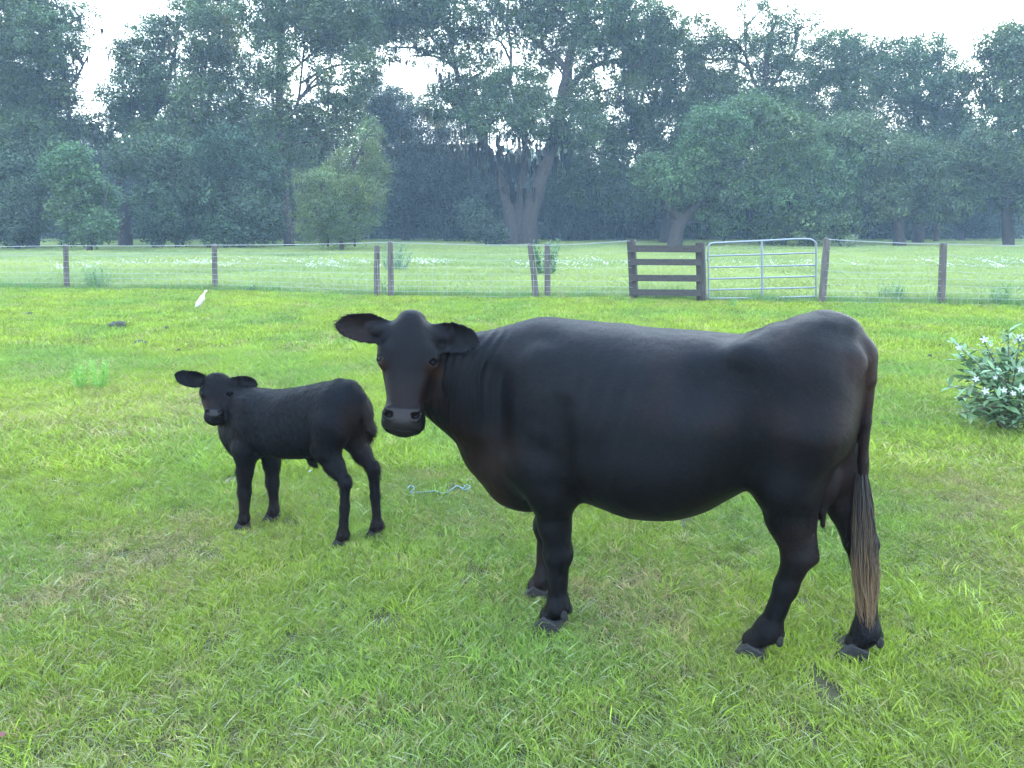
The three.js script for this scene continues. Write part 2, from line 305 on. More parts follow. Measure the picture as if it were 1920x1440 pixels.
const hairBump = dataTex(1024, 1024, (u, v, x, y) => {
  const tile = (fx, fy, s) => { const a = u * fx, b = v * fy, n = (p, q) => noise(p, q, s); return lerp(lerp(n(a, b), n(a - fx, b), u), lerp(n(a, b - fy), n(a - fx, b - fy), u), v); };
  const k = clamp(0.5 + 0.35 * tile(60, 240, 1) + 0.35 * tile(140, 420, 2) + 0.25 * tile(16, 22, 3)); return [k, k, k];
});
const hide = (bump, rough) => { const b = hairBump.clone(); b.repeat.set(2.2, 2.2); b.needsUpdate = true; return new THREE.MeshPhysicalMaterial({ color: 0xffffff, vertexColors: true, roughness: rough, bumpMap: b, bumpScale: bump, specularIntensity: 0.16, specularColor: rgb(0.72, 0.86, 1.0), sheen: 0.02, sheenRoughness: 0.5, sheenColor: rgb(0.25, 0.27, 0.32) }); };
const EYE_MAT = new THREE.MeshPhysicalMaterial({ color: rgb(0.0012, 0.001, 0.001), roughness: 0.03, specularIntensity: 0.1 });
const HOOF_MAT = new THREE.MeshPhysicalMaterial({ color: rgb(0.016, 0.016, 0.017), roughness: 0.5, specularIntensity: 0.25, bumpMap: hairBump, bumpScale: 0.004 });
const NOSE_MAT = new THREE.MeshPhysicalMaterial({ color: 0xffffff, vertexColors: true, roughness: 0.36, specularIntensity: 0.28, bumpMap: hairBump, bumpScale: 0.002 });
function wetNose(g, inside) {                    // faces of the bare muzzle get the wet skin
  const ix = g.index.array, p = g.attributes.position, a = [], b = []; for (let i = 0; i < ix.length; i += 3) (inside(p.getX(ix[i]), p.getY(ix[i]), p.getZ(ix[i])) ? b : a).push(ix[i], ix[i + 1], ix[i + 2]);
  g.setIndex(a.concat(b)); g.addGroup(0, a.length, 0); g.addGroup(a.length, b.length, 1);
}
function lidGeo(E, r, tube) { const g = new THREE.TorusGeometry(r, tube, 8, 28); g.scale(0.56, 1, 0.8); const m = new THREE.Matrix4().makeBasis(V(...E.axes[0]), V(...E.axes[1]), V(...E.axes[2])); g.applyMatrix4(m); return g; }
const LID_MAT = new THREE.MeshPhysicalMaterial({ color: rgb(0.012, 0.009, 0.008), roughness: 0.5, specularIntensity: 0.2 });

function headFrame(group, poll, nose, yaw, k = 1) {     // poll, nose: world points; the face looks at the camera, turned by yaw
  group.updateMatrixWorld(true); const inv = group.matrixWorld.clone().invert();
  const o = poll.clone().applyMatrix4(inv), m = nose.clone().applyMatrix4(inv), s = m.sub(o); const L = s.length(); s.normalize();
  const cam = V(0, EYE, 0).applyMatrix4(inv).sub(o); cam.addScaledVector(s, -cam.dot(s)).normalize();
  const h = cam.applyAxisAngle(s, yaw), w = s.clone().cross(h);
  return { o: o.toArray(), s: s.toArray(), h: h.toArray(), w: w.toArray(), L, k, p: (v, f, u) => o.clone().addScaledVector(s, v * k).addScaledVector(h, f * k).addScaledVector(w, u * k).toArray() };
}
function eyeAt(F, v, f, u, s, a = 0.72, c2 = 0.694) {                  // an eye that looks out to the side and a little forward
  const c = F.p(v, f, u), d = [0, 1, 2].map((k) => F.h[k] * a + F.w[k] * s * c2), t = [0, 1, 2].map((k) => F.h[k] * c2 - F.w[k] * s * a);
  return { c, axes: [F.s, t, d], out: (l) => c.map((q, k) => q + d[k] * l) };
}
function hoofGeo(dir, len, wide, high, sole) {   // two claws side by side, toes towards dir (angle in the ground plane)
  const gs = [];
  for (const sd of [-1, 1]) {
    const sh = new THREE.Shape(); sh.moveTo(-len * 0.45, 0); sh.lineTo(len * 0.56, 0); sh.quadraticCurveTo(len * 0.62, high * 0.12, len * 0.5, high * 0.3); sh.lineTo(len * 0.12, high); sh.lineTo(-len * 0.36, high * 0.72); sh.closePath();
    const g = new THREE.ExtrudeGeometry(sh, { depth: wide * 0.36, bevelEnabled: true, bevelThickness: wide * 0.06, bevelSize: wide * 0.05, bevelSegments: 2, curveSegments: 4 });
    g.translate(0, wide * 0.03, sd > 0 ? wide * 0.07 : -wide * 0.43); g.rotateY(-sd * 0.07); gs.push(g);
  }
  const g = mergeGeometries(gs); g.rotateY(dir); g.translate(sole[0], sole[1], sole[2]); return g;
}
// a lock of hair: a thin tapering three-sided strand
function strand(points, r, sides = 3) { return limb(points, [r, r * 0.9, r * 0.7, r * 0.15], sides, 3, 0, 1); }

// ------------------------------------------------ cow
{
  const th = 24 * Math.PI / 180, cow = thing('cow', 'large black cow standing in the foreground, head turned to the camera', 'cow', [0.65, 0, -2.905], Math.PI - th);
  const F = headFrame(cow, at(770, 580, 2.93), at(751, 813, 2.77), 0.13, 0.957), ops = [];
  const add = (d, k = 0.05) => ops.push({ d, k }), cut = (d, k = 0.02) => ops.push({ d, k, sub: true });
  add(loft([
    [-0.65, 1.12, 1.00, 0.02, 0.5, 0.05], [-0.63, 1.21, 0.86, 0.10, 0.55, 0.05], [-0.585, 1.302, 0.80, 0.16, 0.55, 0.05], [-0.51, 1.342, 0.76, 0.205, 0.55, 0.045], [-0.42, 1.328, 0.74, 0.235, 0.55, 0.04], [-0.32, 1.283, 0.69, 0.25, 0.55, 0.03],
    [-0.23, 1.252, 0.625, 0.275, 0.5, 0.02], [-0.12, 1.252, 0.555, 0.325, 0.44, 0.01], [0, 1.255, 0.518, 0.352, 0.42, 0], [0.13, 1.258, 0.508, 0.35, 0.42, -0.01], [0.25, 1.265, 0.528, 0.325, 0.43, -0.02], [0.40, 1.272, 0.555, 0.275, 0.46, -0.035],
    [0.52, 1.277, 0.55, 0.235, 0.48, -0.045], [0.64, 1.25, 0.54, 0.19, 0.48, -0.055], [0.75, 1.185, 0.60, 0.14, 0.5, -0.07], [0.85, 1.12, 0.72, 0.09, 0.5, -0.09], [0.93, 1.0, 0.75, 0.02, 0.5, -0.1]]), 0.01);
  // shoulders, neck, brisket
  for (const s of [-1, 1]) { const c = -0.045; add(ell([0.49, 0.92, c + s * 0.172], [0.13, 0.27, 0.085]), 0.05); add(ell([0.56, 0.72, c + s * 0.15], [0.11, 0.12, 0.09]), 0.08); }
  const nape = F.p(0.16, -0.17, 0), mid = F.p(0.17, -0.19, 0), jaw = F.p(0.25, -0.19, 0);
  add(cone([0.60, 1.085, -0.045], nape, 0.155, 0.07), 0.10);
  add(cone([0.64, 0.93, -0.045], mid, 0.20, 0.08), 0.10);
  add(cone([0.715, 0.76, -0.075], jaw, 0.148, 0.07), 0.10);
  add(cone([0.65, 0.585, -0.06], [0.775, 0.69, -0.085], 0.118, 0.098), 0.10);
  add(cone([0.60, 0.53, -0.05], [0.70, 0.555, -0.065], 0.072, 0.07), 0.06);
  // haunches
  const cz = 0.05;
  add(ell([-0.45, 1.0, cz - 0.12], [0.17, 0.24, 0.125]), 0.06); add(ell([-0.50, 1.0, cz + 0.12], [0.17, 0.24, 0.125]), 0.06);
  add(cone([-0.455, 0.93, cz - 0.13], [-0.415, 0.74, cz - 0.125], 0.15, 0.125), 0.06); add(cone([-0.415, 0.74, cz - 0.125], [-0.435, 0.60, cz - 0.115], 0.118, 0.083), 0.05);
  add(cone([-0.435, 0.60, cz - 0.115], [-0.472, 0.455, cz - 0.105], 0.081, 0.052), 0.03);
  add(cone([-0.505, 0.50, cz - 0.105], [-0.528, 0.445, cz - 0.105], 0.026, 0.022), 0.03); add(cone([-0.52, 0.60, cz - 0.11], [-0.515, 0.47, cz - 0.105], 0.014, 0.016), 0.03);
  add(cone([-0.475, 0.44, cz - 0.105], [-0.442, 0.31, cz - 0.10], 0.056, 0.042), 0.03); add(cone([-0.442, 0.31, cz - 0.10], [-0.396, 0.15, cz - 0.095], 0.042, 0.041), 0.03);
  add(ell([-0.39, 0.118, cz - 0.095], [0.054, 0.052, 0.05]), 0.03); add(cone([-0.385, 0.11, cz - 0.095], [-0.335, 0.055, cz - 0.09], 0.042, 0.043, 1.2), 0.02);
  add(cone([-0.525, 0.95, cz + 0.135], [-0.555, 0.76, cz + 0.14], 0.15, 0.125), 0.06); add(cone([-0.555, 0.76, cz + 0.14], [-0.625, 0.60, cz + 0.12], 0.12, 0.08), 0.05);
  add(cone([-0.625, 0.60, cz + 0.12], [-0.675, 0.46, cz + 0.10], 0.078, 0.052), 0.03); add(cone([-0.71, 0.50, cz + 0.10], [-0.732, 0.45, cz + 0.10], 0.026, 0.022), 0.03);
  add(cone([-0.685, 0.45, cz + 0.09], [-0.718, 0.30, cz + 0.08], 0.056, 0.042), 0.03); add(cone([-0.718, 0.30, cz + 0.08], [-0.735, 0.13, cz + 0.07], 0.042, 0.041), 0.03);
  add(ell([-0.735, 0.105, cz + 0.07], [0.053, 0.052, 0.05]), 0.03); add(cone([-0.735, 0.095, cz + 0.07], [-0.705, 0.05, cz + 0.07], 0.042, 0.043, 1.2), 0.02);
  // fore legs
  const fore = (knee, foot, el) => {
    add(cone([el[0], 0.70, el[1]], [el[0] - 0.01, 0.60, el[1]], 0.115, 0.095), 0.06); add(cone([el[0] - 0.01, 0.61, el[1]], [lerp(el[0], knee[0], 0.55), 0.46, lerp(el[1], knee[1], 0.5)], 0.095, 0.066), 0.04);
    add(cone([lerp(el[0], knee[0], 0.55), 0.46, lerp(el[1], knee[1], 0.5)], [knee[0], 0.345, knee[1]], 0.066, 0.054), 0.03); add(ell([knee[0] + 0.004, 0.335, knee[1]], [0.057, 0.06, 0.05]), 0.03);
    add(cone([knee[0], 0.32, knee[1]], [foot[0] - 0.005, 0.15, foot[1]], 0.047, 0.041), 0.03); add(ell([foot[0] - 0.012, 0.105, foot[1]], [0.051, 0.05, 0.05]), 0.03);
    add(cone([foot[0] - 0.005, 0.095, foot[1]], [foot[0] + 0.03, 0.05, foot[1]], 0.043, 0.043, 1.2), 0.02);
  };
  fore([0.43, -0.17], [0.435, -0.17], [0.462, -0.185]); fore([0.575, 0.075], [0.585, 0.07], [0.53, 0.10]);
  // hip and pin bones, flank hollow, udder
  for (const s of [-1, 1]) { add(ell([-0.265, 1.19, 0.03 + s * 0.185], [0.055, 0.03, 0.03]), 0.11); add(ell([-0.605, 1.17, 0.05 + s * 0.085], [0.045, 0.06, 0.04]), 0.07); add(cone([-0.265, 1.195, 0.03 + s * 0.18], [-0.32, 1.238, 0.03 + s * 0.07], 0.036, 0.032), 0.06); cut(ell([-0.155, 1.115, 0.02 + s * 0.385], [0.10, 0.09, 0.13]), 0.10); cut(cone([0.375, 0.98, -0.033 + s * 0.315], [0.365, 0.64, -0.033 + s * 0.30], 0.022, 0.022), 0.07); cut(cone([0.665, 1.08, -0.055 + s * 0.235], [0.64, 0.80, -0.055 + s * 0.25], 0.013, 0.013), 0.08); }
  cut(ell([-0.60, 1.30, 0.05 - 0.155], [0.05, 0.035, 0.06]), 0.06); cut(ell([-0.535, 1.325, 0.045 - 0.19], [0.035, 0.035, 0.055]), 0.06);
  add(ell([-0.47, 0.70, cz - 0.01], [0.13, 0.12, 0.10]), 0.05); add(cone([-0.545, 0.62, cz - 0.05], [-0.55, 0.555, cz - 0.05], 0.017, 0.012), 0.02); add(cone([-0.53, 0.61, cz + 0.04], [-0.535, 0.55, cz + 0.04], 0.017, 0.012), 0.02);
  // tail
  const tail = [[-0.50, 1.30, 0.05, 0.030], [-0.575, 1.272, 0.05, 0.036], [-0.628, 1.20, 0.055, 0.034], [-0.652, 1.11, 0.06, 0.028], [-0.658, 0.95, 0.065, 0.022], [-0.665, 0.80, 0.065, 0.017], [-0.673, 0.68, 0.065, 0.013], [-0.69, 0.52, 0.06, 0.01]];
  for (let i = 0; i < tail.length - 1; i++) add(cone(tail[i], tail[i + 1], tail[i][3], tail[i + 1][3]), i < 3 ? 0.055 : 0.01);
  // head
  add(loft([
    [-0.012, -0.055, -0.10, 0.015, 0.5, 0], [0.0, -0.02, -0.13, 0.042, 0.5, 0], [0.03, 0.0, -0.17, 0.062, 0.55, 0], [0.08, 0.01, -0.20, 0.088, 0.6, 0], [0.13, 0.012, -0.215, 0.110, 0.64, 0], [0.20, 0.006, -0.22, 0.115, 0.66, 0], [0.26, -0.002, -0.215, 0.099, 0.64, 0],
    [0.32, -0.004, -0.185, 0.083, 0.6, 0], [0.37, -0.004, -0.155, 0.075, 0.56, 0], [0.41, 0.003, -0.135, 0.083, 0.55, 0], [0.445, 0.002, -0.125, 0.088, 0.52, 0], [0.47, -0.008, -0.118, 0.083, 0.5, 0], [0.492, -0.03, -0.108, 0.062, 0.5, 0], [0.505, -0.055, -0.085, 0.02, 0.5, 0]], F, 2.5), 0.045);
  for (const s of [-1, 1]) {
    add(ell(F.p(0.165, -0.026, s * 0.088), [0.03, 0.026, 0.026]), 0.04); const E = eyeAt(F, 0.207, -0.030, s * 0.091, s); add(ell(E.c, [0.029, 0.029, 0.029]), 0.022);
    
    cut(ell(E.out(0.032), [0.0115, 0.021, 0.020], E.axes), 0.006);
    add(ear(F.p(0.085, -0.062, s * 0.075), F.p(s < 0 ? 0.105 : 0.092, s < 0 ? -0.05 : 0.055, s * 0.278), F.p(s < 0 ? 0.10 : 0.03, 0.85, s * 0.25).map((q, i) => q - F.o[i]), 0.052, 0.008, 0.03), 0.02);
    add(cone(F.p(0.08, -0.062, s * 0.07), F.p(0.09, s < 0 ? -0.062 : -0.025, s * 0.14), 0.034, 0.024), 0.03);
    add(ell(F.p(0.418, -0.002, s * 0.058), [0.026, 0.02, 0.022], [F.s, F.h, F.w]), 0.02);
    cut(ell(F.p(0.426, 0.008, s * 0.052), [0.012, 0.03, 0.017], [F.s, F.h, F.w]), 0.008); cut(cone(F.p(0.424, 0.012, s * 0.06), F.p(0.405, 0.002, s * 0.078), 0.007, 0.004), 0.008);
    cut(cone(F.p(0.468, -0.115, s * 0.085), F.p(0.484, -0.022, s * 0.05), 0.004, 0.004), 0.008);
  }
  cut(cone(F.p(0.484, -0.022, -0.05), F.p(0.486, -0.012, 0.05), 0.004, 0.004), 0.008);
  cut(cone(F.p(0.44, 0.016, 0), F.p(0.48, 0.002, 0), 0.003, 0.003), 0.008);
  const wrinkle = (x, y, z, d) => {
    if (Math.abs(d) > 0.03) return 0; let e = 0; if ((x - F.o[0]) * F.h[0] + (y - F.o[1]) * F.h[1] + (z - F.o[2]) * F.h[2] > -0.13 && x > 0.85) return 0.0008 * noise(x * 28, y * 16, z * 28);
    const m = smooth(0.60, 0.74, x) * (1 - smooth(0.93, 1.02, x)) * smooth(0.72, 0.92, y);
    if (m > 0) e += m * 0.0042 * Math.sin((x + 0.12 * (y - 1) + 0.02 * noise(x * 6, y * 5, z * 6)) * 190 + 4 * noise(x * 5, y * 4, z * 5)) * clamp(0.4 + 1.2 * noise(x * 9, y * 3, 4));
    e += 0.006 * fbm(x * 4.2, y * 4.2, z * 4.2, 2) + 0.0012 * noise(x * 28, y * 16, z * 28);
    const rib = smooth(-0.1, 0.0, x) * (1 - smooth(0.28, 0.38, x)) * smooth(0.62, 0.75, y) * (1 - smooth(1.05, 1.15, y)); if (rib > 0) e += rib * 0.0024 * Math.sin((x + 0.18 * (y - 0.8)) * 78);
    return e;
  };
  const g = coat(skin(ops, [-0.85, -0.01, -0.74], [1.40, 1.42, 0.46], 0.0068, wrinkle), (x, y, z, nx, ny, nz) => {
    let b = 0.10 + 0.55 * clamp(fbm(x * 2.6, y * 2.6, z * 2.6) + 0.05) + 0.35 * smooth(0.85, 0.65, y) * smooth(0.55, 0.7, x);
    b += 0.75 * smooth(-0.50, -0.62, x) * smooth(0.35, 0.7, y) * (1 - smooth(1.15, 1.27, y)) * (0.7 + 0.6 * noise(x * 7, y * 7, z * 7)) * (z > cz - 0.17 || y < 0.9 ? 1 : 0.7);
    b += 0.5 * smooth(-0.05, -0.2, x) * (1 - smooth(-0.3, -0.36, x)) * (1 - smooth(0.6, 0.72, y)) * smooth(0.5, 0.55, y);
    const q = [x - F.o[0], y - F.o[1], z - F.o[2]], v = q[0] * F.s[0] + q[1] * F.s[1] + q[2] * F.s[2], f = q[0] * F.h[0] + q[1] * F.h[1] + q[2] * F.h[2], u = q[0] * F.w[0] + q[1] * F.w[1] + q[2] * F.w[2];
    let grey = 0;
    if (f > -0.16 && v > 0 && v < 0.52 && Math.abs(u) < 0.14) { b = 0.15 + 0.3 * smooth(0.20, 0.32, v) * (1 - smooth(0.34, 0.42, v)) + 1.3 * Math.exp(-(((v - 0.225) / 0.022) ** 2) - ((Math.abs(u) - 0.105) / 0.03) ** 2); grey = smooth(0.375, 0.42, v + 0.01 * noise(u * 60, v * 60)) * smooth(-0.07, -0.02, f) * (1 - smooth(0.05, 0.085, Math.abs(u))); }
    b = clamp(b, 0, 1.2); return [0.0013 + b * 0.0115 + grey * 0.005, 0.0015 + b * 0.0050 + grey * 0.005, 0.0022 + b * 0.0026 + grey * 0.0055];
  });
  wetNose(g, (x, y, z) => { const q = [x - F.o[0], y - F.o[1], z - F.o[2]], v = (q[0] * F.s[0] + q[1] * F.s[1] + q[2] * F.s[2]) / F.k, f = (q[0] * F.h[0] + q[1] * F.h[1] + q[2] * F.h[2]) / F.k, u = (q[0] * F.w[0] + q[1] * F.w[1] + q[2] * F.w[2]) / F.k; return v > 0.402 + 0.4 * Math.abs(u) * Math.abs(u) && v < 0.482 && f > -0.045 && Math.abs(u) < 0.072; });
  part('body', g, [hide(0.0035, 0.42), NOSE_MAT], cow);
  for (const s of [-1, 1]) { const e = new THREE.SphereGeometry(0.0215, 20, 14); e.translate(...eyeAt(F, 0.207, -0.030, s * 0.091, s).out(0.0055)); { const E = eyeAt(F, 0.207, -0.030, s * 0.091, s), l = lidGeo(E, 0.0185, 0.0036); l.translate(...E.out(0.0225)); part('eyelid', l, LID_MAT, cow); } part('eye', e, EYE_MAT, cow); }
  const feet = [[[0.455, -0.17], -0.12], [[0.61, 0.07], 0.1], [[-0.335, cz - 0.09], -0.08], [[-0.70, cz + 0.07], 0.05]];
  for (const [[x, z], a] of feet) part('hoof', hoofGeo(a, 0.112, 0.12, 0.066, [x, -0.008, z]), HOOF_MAT, cow);
  for (const [x, z, y] of [[0.388, -0.205, 0.085], [0.388, -0.14, 0.085], [-0.435, cz - 0.125, 0.095], [-0.435, cz - 0.06, 0.095], [-0.785, cz + 0.04, 0.085], [-0.785, cz + 0.10, 0.085]]) { const d = new THREE.SphereGeometry(0.017, 10, 8); d.scale(0.9, 1.35, 0.8); d.translate(x, y, z); part('dewclaw', d, HOOF_MAT, cow); }
  // tail switch: long locks, dark at the root and bleached brown at the tips
  const R = rng(77), locks = [];
  for (let i = 0; i < 760; i++) {
    const t = R(), y0 = lerp(0.76, 0.50, t), a = R() * 6.28, r0 = 0.008 + 0.008 * t, len = lerp(0.30, 0.50, R()) * (1 - 0.25 * t), x0 = lerp(-0.666, -0.695, t), z0 = 0.063, sp = 0.006 + 0.030 * R();
    const aa = (i % 13) / 13 * 6.28 + (a - 3.14) * 0.12, bow = Math.cos(aa), bz = Math.sin(aa), yEnd = Math.max(0.085 + 0.05 * R(), y0 - len), w = (R() - 0.5) * 0.02;
    const P = [0, 0.2, 0.4, 0.6, 0.8, 1].map((k) => { const bulge = Math.sin(Math.PI * Math.min(1, k * 0.8 + 0.12)); return V(x0 - (y0 - lerp(y0, yEnd, k)) * 0.115 + bow * (r0 + sp * bulge) + (w + 0.012 * k) * Math.sin(k * 8 + (i % 13) * 1.7) * k, lerp(y0, yEnd, k), z0 + bz * (r0 + sp * bulge) + 0.014 * k * Math.sin(k * 8 + (i % 13) * 2.3)); });
    const gs = strand(P, 0.0009 + 0.0009 * R()), c = new Float32Array(gs.attributes.position.count * 3), br = R(), pp = gs.attributes.position;
    for (let k = 0; k < pp.count; k++) { const u = smooth(0.66, 0.22, pp.getY(k) + (br - 0.5) * 0.4); c[k * 3] = lerp(0.006, 0.20, u * (0.4 + 0.6 * br)); c[k * 3 + 1] = lerp(0.006, 0.125, u * (0.4 + 0.6 * br)); c[k * 3 + 2] = lerp(0.007, 0.066, u * (0.4 + 0.6 * br)); }
    gs.setAttribute('color', new THREE.BufferAttribute(c, 3)); locks.push(gs);
  }
  const sw = part('tail_switch', mergeGeometries(locks), std(0xffffff, 0.55, { vertexColors: true }), cow); sw.userData.label = 'long wavy tail hair, dark above and bleached brown at the tip';
  const HR = rng(8), hg = new THREE.BufferGeometry(); hg.setAttribute('position', new THREE.Float32BufferAttribute([-0.0006, 0, 0, 0.0006, 0, 0, -0.0005, 0.5, 0.05, 0.0005, 0.5, 0.05, 0, 1, 0.22], 3)); hg.setIndex([0, 1, 2, 1, 3, 2, 2, 3, 4]); hg.computeVertexNormals();
  const P = g.attributes.position, N = g.attributes.normal, C = g.attributes.color, list = [], m4 = new THREE.Matrix4();
  for (let i = 0; i < P.count; i++) {
    const x = P.getX(i), y = P.getY(i), z = P.getZ(i); if (y < 0.07) continue; const n = V(N.getX(i), N.getY(i), N.getZ(i));
    const v = (x - F.o[0]) * F.s[0] + (y - F.o[1]) * F.s[1] + (z - F.o[2]) * F.s[2], f = (x - F.o[0]) * F.h[0] + (y - F.o[1]) * F.h[1] + (z - F.o[2]) * F.h[2], u = (x - F.o[0]) * F.w[0] + (y - F.o[1]) * F.w[1] + (z - F.o[2]) * F.w[2], onHead = f > -0.22 && v > -0.05 && v < 0.55 && Math.abs(u) < 0.34 && x > 0.85;
    const earish = onHead && Math.abs(u) > 0.125 && v < 0.17;
    if (onHead && !earish && HR() < smooth(0.33, 0.40, v)) continue; if (HR() > (earish ? 0.8 : onHead ? 0.5 : 0.62)) continue;
    const flow = onHead ? (earish ? V(...F.w).multiplyScalar(Math.sign(u)) : V(...F.s)) : V(-0.75 + 0.5 * noise(x * 3, y * 3, z * 3), -0.65 + 0.4 * noise(x * 3 + 9, y * 3, z * 3), 0.3 * noise(x * 3, y * 3 + 9, z * 3)); flow.addScaledVector(n, -flow.dot(n)).normalize();
    const len = (earish ? 0.014 : onHead ? 0.007 : 0.011) * (0.6 + 0.8 * HR()), up = flow.clone().addScaledVector(n, earish ? 0.55 : 0.22).add(V((HR() - 0.5) * 0.25, (HR() - 0.5) * 0.25, (HR() - 0.5) * 0.25)).normalize(), side = up.clone().cross(n).normalize(), fw = side.clone().cross(up);
    m4.makeBasis(side, up.multiplyScalar(len), fw.multiplyScalar(-len)).setPosition(x, y, z); list.push([m4.clone(), C.getX(i), C.getY(i), C.getZ(i)]);
  }
  const hair = new THREE.InstancedMesh(hg, new THREE.MeshPhysicalMaterial({ color: 0xffffff, roughness: 0.42, specularIntensity: 0.3, specularColor: rgb(0.72, 0.86, 1.0), side: THREE.DoubleSide }), list.length); hair.name = 'hair'; hair.userData.kind = 'stuff'; hair.castShadow = hair.receiveShadow = true;
  list.forEach(([m, r, gg, b], i) => { hair.setMatrixAt(i, m); const j = HR() < 0.14 ? 3.5 : 0.7 + 0.8 * HR(); hair.setColorAt(i, rgb(r * j * 1.1, gg * j, b * j)); }); cow.add(hair);
  console.log('cow', g.index.count / 3, 'hairs', list.length);
}
// ------------------------------------------------ calf
{
  const th = 26 * Math.PI / 180, calf = thing('calf', 'small fluffy black calf standing left of the cow, looking at the camera', 'calf', [-1.11, 0, -3.92], Math.PI - th);
  const F = headFrame(calf, at(407, 699, 4.02), at(399, 788, 3.89), 0.12), ops = [];
  const KX = 0.935, U = (p) => [p[0] / KX, p[1], p[2]], whole = (d, k = 0.03) => ops.push({ d, k }), cut = (d, k = 0.012) => ops.push({ d, k, sub: true });
  let add = (d, k = 0.03) => ops.push({ d: (x, y, z) => d(x / KX, y, z) * 0.96, k });
  add(loft([
    [-0.395, 0.76, 0.70, 0.012, 0.5, 0.035], [-0.375, 0.815, 0.63, 0.06, 0.55, 0.035], [-0.33, 0.852, 0.58, 0.10, 0.55, 0.03], [-0.27, 0.868, 0.54, 0.125, 0.55, 0.03], [-0.19, 0.856, 0.49, 0.138, 0.52, 0.02], [-0.10, 0.838, 0.455, 0.15, 0.48, 0.01],
    [0, 0.816, 0.437, 0.158, 0.46, 0], [0.08, 0.797, 0.428, 0.156, 0.46, -0.01], [0.17, 0.790, 0.424, 0.145, 0.48, -0.02], [0.26, 0.788, 0.42, 0.13, 0.5, -0.03], [0.34, 0.775, 0.41, 0.112, 0.5, -0.035], [0.42, 0.74, 0.42, 0.085, 0.5, -0.045], [0.48, 0.68, 0.47, 0.05, 0.5, -0.05], [0.51, 0.62, 0.54, 0.012, 0.5, -0.055]]), 0.01);
  for (const s of [-1, 1]) { add(ell([0.30, 0.60, -0.033 + s * 0.095], [0.085, 0.16, 0.045]), 0.04); add(ell([-0.255, 0.66, 0.03 + s * 0.072], [0.10, 0.15, 0.068]), 0.04); }
  add(cone([0.34, 0.68, -0.035], U(F.p(0.07, -0.085, 0)), 0.102, 0.052), 0.05); add(cone([0.40, 0.56, -0.045], U(F.p(0.13, -0.095, 0)), 0.105, 0.05), 0.05); add(cone([0.38, 0.46, -0.045], [0.45, 0.53, -0.055], 0.085, 0.08), 0.05);
  const hind = (st, gs, hk, ft) => {    // stifle, gaskin, hock, foot: [x, y, z]
    add(cone([st[0] - 0.03, st[1] + 0.14, st[2]], st, 0.088, 0.072), 0.04); add(cone(st, gs, 0.070, 0.048), 0.03); add(cone(gs, hk, 0.048, 0.031), 0.025); add(cone([hk[0] - 0.022, hk[1] + 0.03, hk[2]], [hk[0] - 0.03, hk[1] - 0.002, hk[2]], 0.012, 0.010), 0.02);
    add(cone(hk, [lerp(hk[0], ft[0], 0.5), lerp(hk[1], ft[1], 0.5), lerp(hk[2], ft[2], 0.5)], 0.030, 0.024), 0.02); add(cone([lerp(hk[0], ft[0], 0.5), lerp(hk[1], ft[1], 0.5), lerp(hk[2], ft[2], 0.5)], ft, 0.024, 0.024), 0.02); add(ell(ft, [0.030, 0.031, 0.028]), 0.02); add(cone(ft, [ft[0] + 0.022, 0.035, ft[2]], 0.028, 0.029), 0.015);
  };
  hind([-0.215, 0.53, -0.055], [-0.27, 0.44, -0.055], [-0.338, 0.36, -0.055], [-0.308, 0.075, -0.055]);
  hind([-0.275, 0.56, 0.10], [-0.325, 0.47, 0.11], [-0.39, 0.395, 0.115], [-0.40, 0.075, 0.12]);
  const fore = (el, kn, ft) => { add(cone([el[0], 0.47, el[1]], [lerp(el[0], kn[0], 0.5), 0.35, lerp(el[1], kn[1], 0.5)], 0.070, 0.046), 0.03); add(cone([lerp(el[0], kn[0], 0.5), 0.36, lerp(el[1], kn[1], 0.5)], [kn[0], 0.24, kn[1]], 0.046, 0.035), 0.02); add(ell([kn[0] + 0.003, 0.225, kn[1]], [0.037, 0.04, 0.033]), 0.02); add(cone([kn[0], 0.21, kn[1]], [ft[0] - 0.006, 0.10, ft[1]], 0.030, 0.026), 0.02); add(ell([ft[0] - 0.008, 0.072, ft[1]], [0.032, 0.033, 0.030]), 0.02); add(cone([ft[0], 0.068, ft[1]], [ft[0] + 0.022, 0.035, ft[1]], 0.03, 0.03), 0.015); };
  fore([0.315, -0.115], [0.345, -0.115], [0.365, -0.116]); fore([0.305, 0.065], [0.302, 0.055], [0.305, 0.05]);
  add(ell([-0.065, 0.425, 0.0], [0.035, 0.035, 0.02]), 0.03);
  const tail = [[-0.26, 0.846, 0.03, 0.020], [-0.335, 0.832, 0.035, 0.026], [-0.385, 0.78, 0.045, 0.027], [-0.41, 0.70, 0.055, 0.026], [-0.425, 0.62, 0.06, 0.028], [-0.415, 0.56, 0.065, 0.016]];
  for (let i = 0; i < tail.length - 1; i++) add(cone(tail[i], tail[i + 1], tail[i][3], tail[i + 1][3]), i < 2 ? 0.04 : 0.012);
  add = whole;
  add(loft([
    [-0.012, -0.04, -0.075, 0.01, 0.5, 0], [-0.002, -0.01, -0.095, 0.038, 0.5, 0], [0.02, 0.006, -0.115, 0.060, 0.55, 0], [0.05, 0.014, -0.13, 0.074, 0.6, 0], [0.085, 0.012, -0.135, 0.079, 0.62, 0], [0.115, 0.004, -0.135, 0.078, 0.62, 0], [0.15, -0.004, -0.125, 0.068, 0.6, 0],
    [0.185, -0.006, -0.11, 0.055, 0.58, 0], [0.21, -0.004, -0.098, 0.050, 0.55, 0], [0.235, -0.004, -0.088, 0.051, 0.52, 0], [0.255, -0.014, -0.082, 0.044, 0.5, 0], [0.268, -0.03, -0.072, 0.028, 0.5, 0], [0.275, -0.045, -0.06, 0.01, 0.5, 0]], F, 2.4), 0.03);
